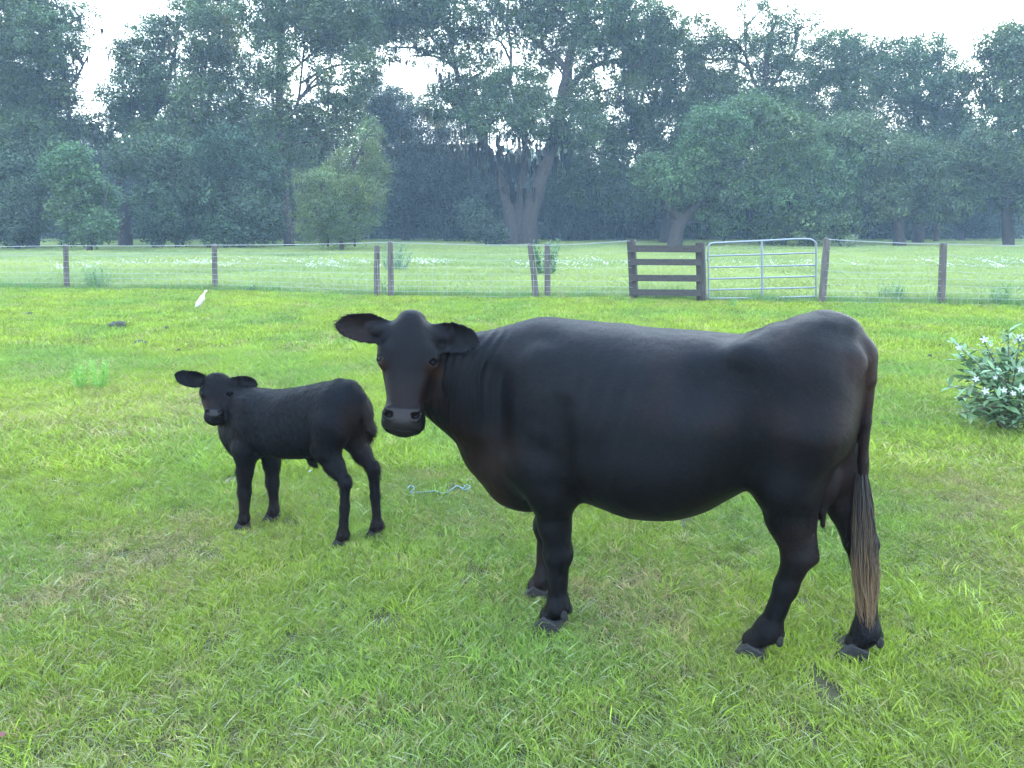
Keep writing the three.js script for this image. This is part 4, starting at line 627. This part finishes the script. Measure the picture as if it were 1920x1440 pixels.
T('oak_tree', 'rounded oak crown between the open airy oak and the sunlit golden one', 'tree', 66, { base: [1570], group: G1, trunks: [[[[1575, 458], [1578, 340], [1580, 200], [1582, 100]], [0.4, 0.32, 0.22, 0.08]]],
  lobes: [[1565, 108, 46, 46], [1605, 105, 42, 40], [1560, 180, 45, 45], [1610, 175, 38, 50], [1590, 240, 60, 45], [1640, 130, 24, 26, 0.5], [1640, 185, 24, 30, 0.5]] });
T('oak_tree', 'oak with a golden backlit top, left of the sky gap near the right edge', 'tree', 66, { base: [1720], group: G1, moss: 2, trunks: [[[[1722, 458], [1722, 340], [1718, 200], [1722, 110]], [0.45, 0.36, 0.25, 0.08]]],
  lobes: [[1690, 105, 44, 34, 0.9], [1738, 100, 46, 34, 0.9], [1768, 130, 36, 36, 0.9], [1650, 110, 30, 34, 0.7], [1680, 165, 38, 38], [1730, 170, 45, 40], [1782, 180, 34, 46], [1790, 250, 34, 50], [1700, 235, 55, 40], [1760, 245, 45, 40], [1720, 300, 65, 45], [1665, 150, 24, 40, 0.5]] });
T('oak_tree', 'dense oak cut off by the right edge of the picture', 'tree', 58, { base: [1890], group: G1, moss: 3, trunks: [[[[1892, 460], [1888, 380], [1880, 260], [1890, 120]], [0.42, 0.34, 0.26, 0.1]], [[[1755, 452], [1758, 400], [1770, 350], [1830, 290]], [0.2, 0.17, 0.14, 0.08]]],
  lobes: [[1890, 95, 40, 36, 0.9], [1945, 80, 60, 50], [1848, 130, 42, 34, 0.7], [1870, 80, 40, 30, 0.8], [1895, 165, 55, 45], [1845, 195, 35, 20, 0.5], [1880, 240, 60, 45], [1950, 200, 60, 80], [1850, 290, 55, 45], [1930, 310, 70, 60], [1880, 350, 60, 45], [1820, 340, 45, 45], [1980, 380, 60, 50]] });
const G2 = 'lower leafy oaks in front of the tree line';
T('spreading_oak', 'low spreading oak with bright leaves behind the metal gate', 'tree', 56, { base: [1300], group: G2, moss: 3, leaf: [0.078, 0.140, 0.036], trunks: [[[[1262, 458], [1275, 420], [1310, 380], [1370, 320], [1420, 250]], [0.55, 0.42, 0.3, 0.22, 0.08]], [[[1278, 415], [1240, 370], [1225, 330]], [0.26, 0.2, 0.1]]],
  lobes: [[1400, 215, 60, 36], [1340, 250, 60, 45], [1460, 250, 60, 45], [1300, 310, 45, 45], [1400, 300, 80, 55], [1490, 310, 70, 55], [1450, 370, 70, 45], [1530, 360, 60, 50], [1440, 420, 55, 30], [1510, 420, 60, 32], [1560, 410, 45, 38], [1370, 360, 45, 30, 0.9], [1235, 325, 48, 36], [1270, 345, 45, 34], [1310, 370, 60, 40], [1340, 410, 60, 30, 0.9], [1560, 330, 60, 50]] });
T('spreading_oak', 'low spreading oak with a pale leaning trunk, left of the last fence post', 'tree', 58, { base: [1686], group: G2, moss: 3, leaf: [0.086, 0.130, 0.038], trunks: [[[[1688, 462], [1683, 420], [1680, 385], [1660, 330], [1640, 270]], [0.5, 0.36, 0.3, 0.22, 0.1]], [[[1681, 390], [1710, 350], [1740, 320]], [0.2, 0.15, 0.08]]],
  lobes: [[1600, 255, 50, 40], [1560, 270, 40, 40], [1640, 290, 60, 45], [1600, 330, 60, 45], [1690, 300, 50, 40], [1740, 320, 50, 45], [1650, 370, 55, 40], [1720, 380, 50, 36, 0.9], [1600, 400, 50, 35], [1770, 380, 36, 40, 0.8], [1780, 310, 35, 40, 0.8]] });
const G3 = 'leafy undergrowth trees at the left of the tree line';
for (const [label, bx, D, leaf, lobes] of [
  ['leafy undergrowth tree at the far left, under the left-edge oak', 30, 50, [0.042, 0.082, 0.030], [[20, 330, 60, 45], [80, 290, 55, 40], [-30, 390, 60, 55], [50, 390, 60, 50], [10, 435, 60, 26], [100, 350, 45, 45]]],
  ['bright green bushy tree in front of the forked mossy oak', 165, 46, [0.065, 0.135, 0.036], [[150, 350, 42, 38], [185, 375, 34, 34], [140, 400, 40, 36], [180, 425, 36, 30], [125, 310, 40, 34], [160, 448, 40, 14]]],
  ['rounded bushy tree just right of the forked mossy oak', 330, 52, [0.045, 0.088, 0.032], [[300, 300, 60, 40], [340, 350, 60, 45], [300, 385, 45, 45], [370, 400, 55, 45], [310, 430, 50, 28], [250, 300, 45, 35]]],
  ['leafy tree crowding the left side of the tall straight trunk', 450, 53, [0.042, 0.085, 0.033], [[420, 290, 60, 45], [480, 330, 55, 50], [420, 360, 60, 45], [470, 400, 50, 45], [430, 435, 55, 25], [500, 430, 30, 28], [380, 320, 45, 40]]],
]) T('understory_tree', label, 'tree', D, { base: [bx], group: G3, leaf, geo: BUSHY, trunks: [[[[bx, 460], [bx + 6, 400], [bx - 4, 330]], [0.16, 0.12, 0.06]], [[[bx + 12, 460], [bx + 30, 390], [bx + 36, 340]], [0.1, 0.08, 0.04]]], lobes });
T('young_tree', 'yellow-green feathery young tree right of the tall straight trunk', 'tree', 47, { base: [640], leaf: [0.115, 0.165, 0.045], geo: FINE, dense: 1.15, trunks: [[[[640, 462], [642, 400], [660, 320], [695, 240]], [0.12, 0.1, 0.07, 0.03]], [[[615, 462], [612, 400], [600, 340]], [0.08, 0.06, 0.03]], [[[665, 462], [672, 400], [690, 340]], [0.08, 0.06, 0.03]]],
  lobes: [[695, 255, 20, 28, 0.7], [680, 290, 34, 28, 0.8], [650, 320, 42, 32], [705, 320, 28, 22, 0.8], [610, 350, 40, 36], [670, 360, 48, 30], [715, 345, 24, 16, 0.8], [595, 400, 42, 40], [650, 405, 48, 38], [695, 395, 26, 34, 0.8], [620, 440, 60, 20], [570, 360, 22, 40, 0.7]] });
T('dark_shrub', 'dark rounded shrub left of the live oak trunk', 'shrub', 60, { base: [910], leaf: [0.03, 0.06, 0.028], geo: BUSHY, trunks: [[[[912, 461], [910, 445], [908, 430]], [0.1, 0.08, 0.05]]], lobes: [[905, 425, 32, 26], [885, 400, 26, 26], [930, 440, 20, 16]] });
for (const [label, bx, D, lobes] of [
  ['dim mossy tree standing back between the young tree and the live oak', 760, 74, [[740, 210, 50, 40], [790, 250, 55, 45], [740, 290, 50, 50], [800, 330, 60, 50], [750, 360, 60, 45], [850, 280, 45, 50], [840, 370, 50, 45], [760, 405, 60, 35], [850, 415, 50, 30], [720, 230, 35, 40]]],
  ['dim mossy tree standing back behind the live oak trunk', 1040, 76, [[900, 330, 55, 50], [1060, 300, 50, 45], [1100, 370, 60, 45], [1040, 360, 50, 50], [1080, 420, 60, 32], [900, 390, 50, 45], [1160, 410, 55, 35]]],
  ['dim mossy tree standing back behind the board panel', 1320, 78, [[1220, 400, 60, 40], [1300, 390, 60, 45], [1350, 400, 55, 40], [1300, 340, 60, 40], [1340, 300, 60, 50]]],
  ['dim tree standing back behind the tall straight trunk', 560, 72, [[540, 330, 50, 50], [580, 300, 50, 50], [550, 390, 50, 50], [480, 240, 50, 45], [560, 230, 35, 35, 0.7], [700, 180, 40, 40, 0.8]]],
  ['dim tree standing back behind the right-hand oaks', 1800, 76, [[1790, 280, 45, 40], [1740, 350, 50, 50], [1810, 370, 55, 45], [1850, 410, 60, 30], [1700, 420, 50, 30], [1650, 330, 50, 50], [1540, 300, 60, 60], [1480, 230, 60, 50]]],
]) T('background_tree', label, 'tree', D, { base: [bx], group: 'dim trees standing behind the front row', leaf: [0.036, 0.064, 0.030], moss: 4, trunks: [[[[bx, 456], [bx + 4, 390], [bx - 6, 300]], [0.4, 0.32, 0.16]], [[[bx + 3, 420], [bx + 40, 370], [bx + 60, 320]], [0.18, 0.14, 0.07]]], lobes });
T('background_tree', 'dim tree standing back behind the forked mossy oak', 'tree', 74, { base: [180], group: 'dim trees standing behind the front row', leaf: [0.036, 0.064, 0.030], trunks: [[[[180, 456], [184, 390], [176, 300]], [0.4, 0.32, 0.16]]], lobes: [[100, 260, 50, 45], [160, 280, 50, 40], [170, 340, 50, 45], [230, 330, 50, 50], [270, 390, 50, 45], [100, 400, 50, 45], [210, 410, 45, 45], [390, 270, 60, 50], [20, 200, 50, 60]] });
{ // the wood behind, one dark mass
  const R = rng(4040), list = [];
  for (let i = 0; i < 15000; i++) { const a = lerp(-0.86, 0.86, R()), D = lerp(84, 104, R()), x = Math.tan(a) * D, top = 8.2 + 2.6 * noise(x * 0.09, 5) + 1.5 * noise(x * 0.3, 8), y = lerp(0, top, Math.sqrt(R())), s = 2.2 + 1.6 * R(), j = 0.7 + 0.6 * R(); list.push([V(x, y, -D), new THREE.Euler(R(), R() * 6.28, R()), V(s, s, s), rgb(0.034 * j, 0.060 * j, 0.030 * j)]); }
  for (let i = 0; i < 4500; i++) { const a = lerp(-0.86, 0.86, R()), D = lerp(80, 100, R()), s = 1.8 + R(), j = 0.7 + 0.6 * R(); list.push([V(Math.tan(a) * D, R() * 2.2, -D), new THREE.Euler(R(), R() * 6.28, R()), V(s, s, s), rgb(0.034 * j, 0.060 * j, 0.030 * j)]); }
  const m = instanced('far_wood', OAK, LEAF, list, scene); m.userData = { kind: 'stuff', label: 'dark far-off wood closing the view behind the oaks', category: 'woodland' };
}
console.log('leaf clumps', leafCount);
// ---------------------------------------------------------------- egret
{
  const foot = groundAt(378.5, 583), b = thing('egret', 'white egret standing in the grass in front of the wire fence', 'bird', foot, 0.12);
  const ops = [], add = (d, k = 0.02) => ops.push({ d, k });
  add(cone([-0.045, 0.145, 0], [0.03, 0.245, 0], 0.052, 0.045, 0.85), 0.02); add(cone([-0.06, 0.13, 0], [-0.115, 0.075, 0], 0.035, 0.008, 0.8), 0.03); add(cone([0.02, 0.25, 0], [0.065, 0.32, 0], 0.036, 0.017, 0.9), 0.03); add(cone([0.065, 0.32, 0], [0.090, 0.372, 0], 0.016, 0.014), 0.015); add(ell([0.110, 0.384, 0], [0.029, 0.020, 0.017]), 0.012);
  const g = skin(ops, [-0.16, 0.02, -0.09], [0.18, 0.44, 0.09], 0.006); part('body', g, std(rgb(0.42, 0.42, 0.40), 0.8), b);
  for (const s of [-1, 1]) { const w = new THREE.SphereGeometry(1, 14, 10); w.scale(0.095, 0.036, 0.012); w.rotateZ(0.88); w.translate(-0.035, 0.16, s * 0.046); part('wing', w, std(rgb(0.36, 0.36, 0.35), 0.8), b); }
  const bill = new THREE.ConeGeometry(0.009, 0.075, 8); bill.rotateZ(-Math.PI / 2 - 0.16); bill.translate(0.170, 0.376, 0); part('bill', bill, std(rgb(0.16, 0.085, 0.02), 0.5), b);
  for (const s of [-1, 1]) { part('leg', limb([V(-0.01, 0.15, s * 0.02), V(0.0 + s * 0.008, 0.08, s * 0.022), V(-0.008, 0.0, s * 0.022), V(0.03, 0.0, s * 0.024)], [0.006, 0.005, 0.005, 0.003], 6, 3, 0, 1), std(rgb(0.30, 0.24, 0.10), 0.6), b); const e = new THREE.SphereGeometry(0.004, 8, 6); e.translate(0.122, 0.386, s * 0.0155); part('eye', e, EYE_MAT, b); }
}
// ---------------------------------------------------------------- dung pats and little mounds of dirt
const DUNG = std(rgb(0.028, 0.030, 0.028), 0.95, { bumpMap: hairBump, bumpScale: 0.02 }), DIRT = std(rgb(0.05, 0.055, 0.045), 1, { bumpMap: hairBump, bumpScale: 0.02 });
function pat(name, label, category, px, py, wpx, hpx, mat, group) {
  const p = groundAt(px, py), s = p.length() / 1440, w = wpx * s / 2, h = Math.max(0.05, hpx * s), g = new THREE.IcosahedronGeometry(1, 4), a = g.attributes.position;
  for (let i = 0; i < a.count; i++) { const x = a.getX(i), y = a.getY(i), z = a.getZ(i), k = 1 + 0.45 * noise(x * 2.2 + px, y * 2.2, z * 2.2) + 0.22 * noise(x * 6, y * 6 + px, z * 6); a.setXYZ(i, x * k * w, Math.max(-0.02, y * k * h), z * k * w * 0.8); }
  g.computeVertexNormals(); const t = new THREE.Mesh(g, mat); t.name = numbered(name); t.position.set(p.x, groundY(p.x, p.z), p.z); t.castShadow = t.receiveShadow = true; t.userData = { label, category, group }; scene.add(t);
}
for (const a of [
  ['dung_pat', 'small dark dung pat nearest the left fence post', 'dung', 57, 592, 16, 6, DUNG, 'dung pats in the grass'],
  ['dirt_mound', 'dark dirt mound left of the egret, farther of two', 'mound', 221, 615, 30, 10, DIRT, 'dirt mounds in the grass'],
  ['dirt_mound', 'dark dirt mound left of the egret, nearer of two', 'mound', 265, 648, 34, 9, DIRT, 'dirt mounds in the grass'],
  ['dung_pat', 'small dark dung pat below and left of the egret', 'dung', 313, 619, 14, 6, DUNG, 'dung pats in the grass'],
  ['dung_pat', 'tiny dung pat above the calf’s left ear', 'dung', 335, 662, 10, 4, DUNG, 'dung pats in the grass'],
  ['dung_pat', 'small dung pat just behind the calf’s head', 'dung', 452, 689, 12, 6, DUNG, 'dung pats in the grass'],
  ['dung_pat', 'small dung pat left of the pair of bright weeds', 'dung', 64, 738, 12, 5, DUNG, 'dung pats in the grass'],
  ['dung_pat', 'small dung pat under the cow’s far ear', 'dung', 655, 660, 26, 4, DUNG, 'dung pats in the grass'],
  ['dirt_mound', 'small grey dirt mound right of the cow’s tail', 'mound', 1656, 803, 14, 11, DIRT, 'dirt mounds in the grass'],
  ['dung_pat', 'small dung pat left of the flowering bush, farther of two', 'dung', 1763, 652, 10, 6, DUNG, 'dung pats in the grass'],
  ['dung_pat', 'small dung pat left of the flowering bush, nearer of two', 'dung', 1743, 672, 9, 5, DUNG, 'dung pats in the grass'],
]) pat(...a);
// ---------------------------------------------------------------- weeds
function weed(name, label, px, py, hpx, wpx, stems, col, leafLen, leafWid, group, lean = 0.25) {
  const p = groundAt(px, py), s = p.length() / 1440, h = hpx * s, w = wpx * s / 2, R = rng(px * 7 + py), t = thing(name, label, 'weed', [p.x, groundY(p.x, p.z), p.z], 0, group), st = [], leaves = [];
  const lg = clump(rng(3), 1, 0.001, 1, 1); const one = new THREE.BufferGeometry(); one.setAttribute('position', new THREE.Float32BufferAttribute([0, 0, 0, 0.5, 0.45, 0.08, 0, 1, -0.06, -0.5, 0.45, 0.08], 3)); one.setIndex([0, 1, 2, 0, 2, 3]); one.computeVertexNormals();
  for (let i = 0; i < stems; i++) {
    const a = R() * 6.28, r = Math.sqrt(R()) * w * 0.55, hh = h * (0.55 + 0.45 * R()), b = V(Math.cos(a) * r, 0, Math.sin(a) * r), e = V(b.x + Math.cos(a) * hh * lean * R(), hh, b.z + Math.sin(a) * hh * lean * R()), m = b.clone().lerp(e, 0.5).add(V((R() - 0.5) * 0.03, 0, 0));
    st.push(limb([b, m, e], [0.004 + h * 0.004, 0.004, 0.0015], 4, 3, 0, 1)); const n = Math.ceil(hh / (leafLen * 0.16));
    for (let k = 0; k < n; k++) { const u = 0.12 + 0.88 * k / n, q = b.clone().lerp(m, Math.min(1, u * 2)).lerp(e, Math.max(0, u * 2 - 1)), L = leafLen * (0.6 + 0.7 * R()) * (1.15 - 0.55 * u), j = 0.8 + 0.4 * R(); leaves.push([q, new THREE.Euler(0.55 + 0.8 * R(), R() * 6.28, 0, 'YXZ'), V(leafWid * (0.7 + 0.6 * R()), L, L * 0.4), rgb(col[0] * j, col[1] * j, col[2] * j)]); }
  }
  part('stems', mergeGeometries(st), std(rgb(col[0] * 0.9, col[1] * 0.85, col[2]), 0.8), t, 'stuff'); instanced('leaves', one, GRASS, leaves, t); return t;
}
weed('feathery_weed', 'bright green feathery weed left of the calf, leftmost of the pair', 150, 733, 52, 26, 9, [0.15, 0.34, 0.035], 0.07, 0.008, 'pair of bright weeds in the grass');
weed('feathery_weed', 'bright green feathery weed left of the calf, rightmost of the pair', 188, 732, 56, 34, 13, [0.15, 0.34, 0.035], 0.07, 0.008, 'pair of bright weeds in the grass');
const GW = 'weeds along the wire fence';
weed('tall_weed', 'clump of tall thin weeds behind the fence near its leftmost post', 185, 541, 42, 70, 26, [0.10, 0.20, 0.06], 0.14, 0.014, GW);
weed('low_weed', 'low dark weeds at the fence foot right of the egret', 470, 549, 14, 44, 16, [0.06, 0.13, 0.05], 0.10, 0.02, GW);
weed('tall_weed', 'spreading feathery weed behind the pair of close fence posts', 742, 512, 58, 60, 20, [0.07, 0.15, 0.07], 0.22, 0.02, GW, 0.6);
weed('leafy_weed', 'tall leafy weed around the upright post beside the leaning one', 1022, 520, 72, 56, 22, [0.08, 0.17, 0.065], 0.16, 0.045, GW, 0.3);
weed('tall_weed', 'thin weed growing between the two close fence posts', 722, 556, 42, 12, 4, [0.08, 0.16, 0.05], 0.12, 0.014, GW);
weed('leafy_weed', 'green weed in front of the board fence panel', 1278, 562, 24, 36, 14, [0.10, 0.22, 0.05], 0.09, 0.016, GW);
weed('low_weed', 'small green weed below the metal gate', 1376, 578, 20, 18, 7, [0.12, 0.26, 0.05], 0.07, 0.012, GW);
weed('tall_weed', 'rank weeds at the fence foot between the two right posts', 1670, 568, 36, 60, 22, [0.09, 0.18, 0.055], 0.14, 0.014, GW);
weed('tall_weed', 'rank weeds at the fence foot behind the flowering bush', 1872, 574, 38, 44, 18, [0.10, 0.21, 0.055], 0.14, 0.014, GW);
weed('tall_weed', 'pale tuft of weeds in the field left of the leaning trunk', 1590, 466, 26, 40, 16, [0.15, 0.20, 0.08], 0.5, 0.06, GW);
// ---------------------------------------------------------------- flowering bush
{
  const foot = groundAt(1895, 806), b = thing('flowering_bush', 'leafy bush with small white flowers at the right edge', 'bush', [foot.x, 0, foot.z]), R = rng(616), D = -foot.z;
  const loc = (px, py, dz = 0) => at(px, py, D + dz).sub(V(foot.x, 0, foot.z));
  const leafG = new THREE.BufferGeometry(); leafG.setAttribute('position', new THREE.Float32BufferAttribute([0, 0, 0, 0.13, 0.012, 0.28, -0.13, 0.012, 0.28, 0, -0.01, 0.3, 0.15, 0.0, 0.6, -0.15, 0.0, 0.6, 0, -0.03, 0.62, 0, -0.16, 1], 3)); leafG.setIndex([0, 3, 1, 0, 2, 3, 3, 4, 1, 3, 6, 4, 2, 5, 3, 3, 5, 6, 6, 7, 4, 5, 7, 6]); leafG.computeVertexNormals();
  const mats = [[0.10, 0.17, 0.08], [0.125, 0.20, 0.095], [0.08, 0.135, 0.07], [0.15, 0.22, 0.12]].map((c) => new THREE.MeshPhysicalMaterial({ color: rgb(...c), roughness: 0.65, specularIntensity: 0.3, transmission: 0.22, thickness: 0, side: THREE.DoubleSide }));
  const tips = [[1787, 642, -0.1], [1800, 665, 0], [1845, 642, 0.1], [1880, 655, 0.2], [1912, 636, 0], [1940, 640, -0.1], [1778, 724, -0.2], [1790, 745, -0.3], [1830, 705, -0.2], [1860, 690, -0.25], [1905, 690, -0.3], [1950, 680, -0.2], [1830, 765, -0.3], [1870, 745, -0.35], [1915, 735, -0.4], [1960, 730, -0.3], [1840, 670, 0.25], [1990, 650, 0], [2010, 700, -0.1], [1870, 790, -0.3], [1930, 785, -0.35], [1800, 775, -0.2], [1890, 620, 0.1]];
  const inner = [], one = leafG, leafAt = [];
  tips.forEach(([px, py, dz], i) => {
    const e = loc(px, py, dz), s = V((R() - 0.5) * 0.18, 0, (R() - 0.5) * 0.18), m = s.clone().lerp(e, 0.55).add(V(0, 0.10, 0)); part('stem', limb([s, m, e], [0.011, 0.007, 0.003], 6, 4, 0.1, i), std(rgb(0.09, 0.085, 0.06), 0.8), b);
    const c = new THREE.CatmullRomCurve3([s, m, e]);
    for (let k = 0; k < 30; k++) { const t = 0.28 + 0.72 * (k + R()) / 30, p = c.getPoint(t), tan = c.getTangent(t), out = V(R() * 2 - 1, R() * 0.9 - 0.25, R() * 2 - 1).normalize().addScaledVector(tan, 0.5).normalize(), L = 0.075 + 0.055 * R(); const q = new THREE.Quaternion().setFromRotationMatrix(new THREE.Matrix4().lookAt(out, V(0, 0, 0), V(0.2 * (R() - 0.5), 1, 0.2 * (R() - 0.5)))); leafAt.push([p, q, L, t + (dz < 0 ? 0.2 : 0)]); }
  });
  leafAt.sort((a, c) => c[3] - a[3]); leafAt.forEach(([p, q, L], i) => { if (i < 280) { const l = part('leaf', one, mats[Math.floor(R() * 4)], b); l.position.copy(p); l.quaternion.copy(q); l.scale.setScalar(L); } else inner.push([p, q, L]); });
  const im = new THREE.InstancedMesh(one, mats[0], inner.length * 2); im.name = 'inner_leaves'; im.userData.kind = 'stuff'; im.castShadow = im.receiveShadow = true;
  inner.forEach(([p, q, L], i) => { for (let k = 0; k < 2; k++) { m4t.compose(p.clone().add(V((R() - 0.5) * 0.14, (R() - 0.5) * 0.14 - 0.02, (R() - 0.5) * 0.14)), q.clone().multiply(new THREE.Quaternion().setFromEuler(new THREE.Euler((R() - 0.5), R() * 6, 0))), V(L, L, L)); im.setMatrixAt(i * 2 + k, m4t); const j = 0.8 + 0.5 * R(); im.setColorAt(i * 2 + k, rgb(j, j, j)); } }); b.add(im);
  const petal = new THREE.Shape(); petal.moveTo(0, 0); petal.bezierCurveTo(0.35, 0.25, 0.42, 0.8, 0.12, 1); petal.bezierCurveTo(-0.1, 0.95, -0.28, 0.4, 0, 0);
  const fg = []; for (let k = 0; k < 5; k++) { const g = new THREE.ShapeGeometry(petal, 5); g.rotateX(0.35); g.rotateZ(k * 1.2566); fg.push(g); } const tube = new THREE.CylinderGeometry(0.1, 0.06, 0.7, 6).toNonIndexed(); tube.rotateX(Math.PI / 2); tube.translate(0, 0, -0.35);
  const flowerG = mergeGeometries(fg.map((g) => g.toNonIndexed()).concat([tube])), white = new THREE.MeshPhysicalMaterial({ color: rgb(0.30, 0.31, 0.31), roughness: 0.7, transmission: 0.25, thickness: 0, side: THREE.DoubleSide });
  for (const [px, py, r, dz] of [[1846, 637, 0.036, 0], [1797, 652, 0.03, -0.1], [1912, 633, 0.036, 0], [1904, 640, 0.025, 0.05], [1914, 692, 0.03, -0.34], [1847, 733, 0.034, -0.38], [1882, 732, 0.026, -0.4], [1899, 738, 0.026, -0.42], [1830, 711, 0.028, -0.24], [1917, 728, 0.03, -0.42], [1866, 708, 0.02, -0.3], [1950, 700, 0.034, -0.3], [1858, 646, 0.02, 0.1]]) { const f = part('flower', flowerG, white, b), p = loc(px, py, dz - 0.03); f.position.copy(p); f.lookAt(p.clone().add(V(foot.x, 0, foot.z)).add(V(-0.5 + (R() - 0.5) * 1.2, 0.35 + (R() - 0.5), 1))); f.rotateZ(R() * 6); f.scale.setScalar(r); }
}
// ---------------------------------------------------------------- small litter
{
  const P = [[764, 915, 0.05], [770, 911, 0.06], [777, 915, 0.055], [770, 919, 0.04], [784, 921, 0.05], [800, 918, 0.04], [815, 919, 0.05], [832, 919, 0.035], [846, 916, 0.05], [858, 911, 0.06], [868, 913, 0.05], [874, 910, 0.06], [882, 913, 0.055], [872, 916, 0.05], [862, 914, 0.06]].map(([x, y, h]) => groundAt(x, y + 12).setY(h - 0.016));
  const c = part('blue_cord', limb(P, [0.004, 0.004, 0.0035], 7, 5, 0.15, 3), std(rgb(0.075, 0.12, 0.125), 0.8), scene); c.name = numbered('blue_cord'); c.userData = { label: 'pale blue cord lying in the grass between calf and cow', category: 'cord' };
  const leaf = new THREE.CircleGeometry(0.014, 10); leaf.scale(1, 0.65, 1); const a = leaf.attributes.position; for (let i = 0; i < a.count; i++) a.setZ(i, 6 * a.getX(i) ** 2); const p = groundAt(6, 1408);
  const l = part('fallen_leaf', leaf, std(rgb(0.08, 0.014, 0.01), 0.6, { side: THREE.DoubleSide }), scene); l.position.set(p.x, 0.06, p.z); l.rotation.set(-1.0, 0.3, 0.2); l.userData = { label: 'small red-brown fallen leaf at the bottom left corner', category: 'leaf' };
  const f = new THREE.SphereGeometry(1, 8, 6); f.scale(0.013, 0.006, 0.008); const w = part('white_feather', f, std(rgb(0.16, 0.165, 0.165), 0.8), scene), q = groundAt(582, 900); w.position.set(q.x, 0.06, q.z); w.rotation.set(0.2, 0.4, 0.5); w.userData = { label: 'tiny white feather in the grass under the calf’s belly', category: 'feather' };
}
console.log('details done');
renderer.render(scene, camera);
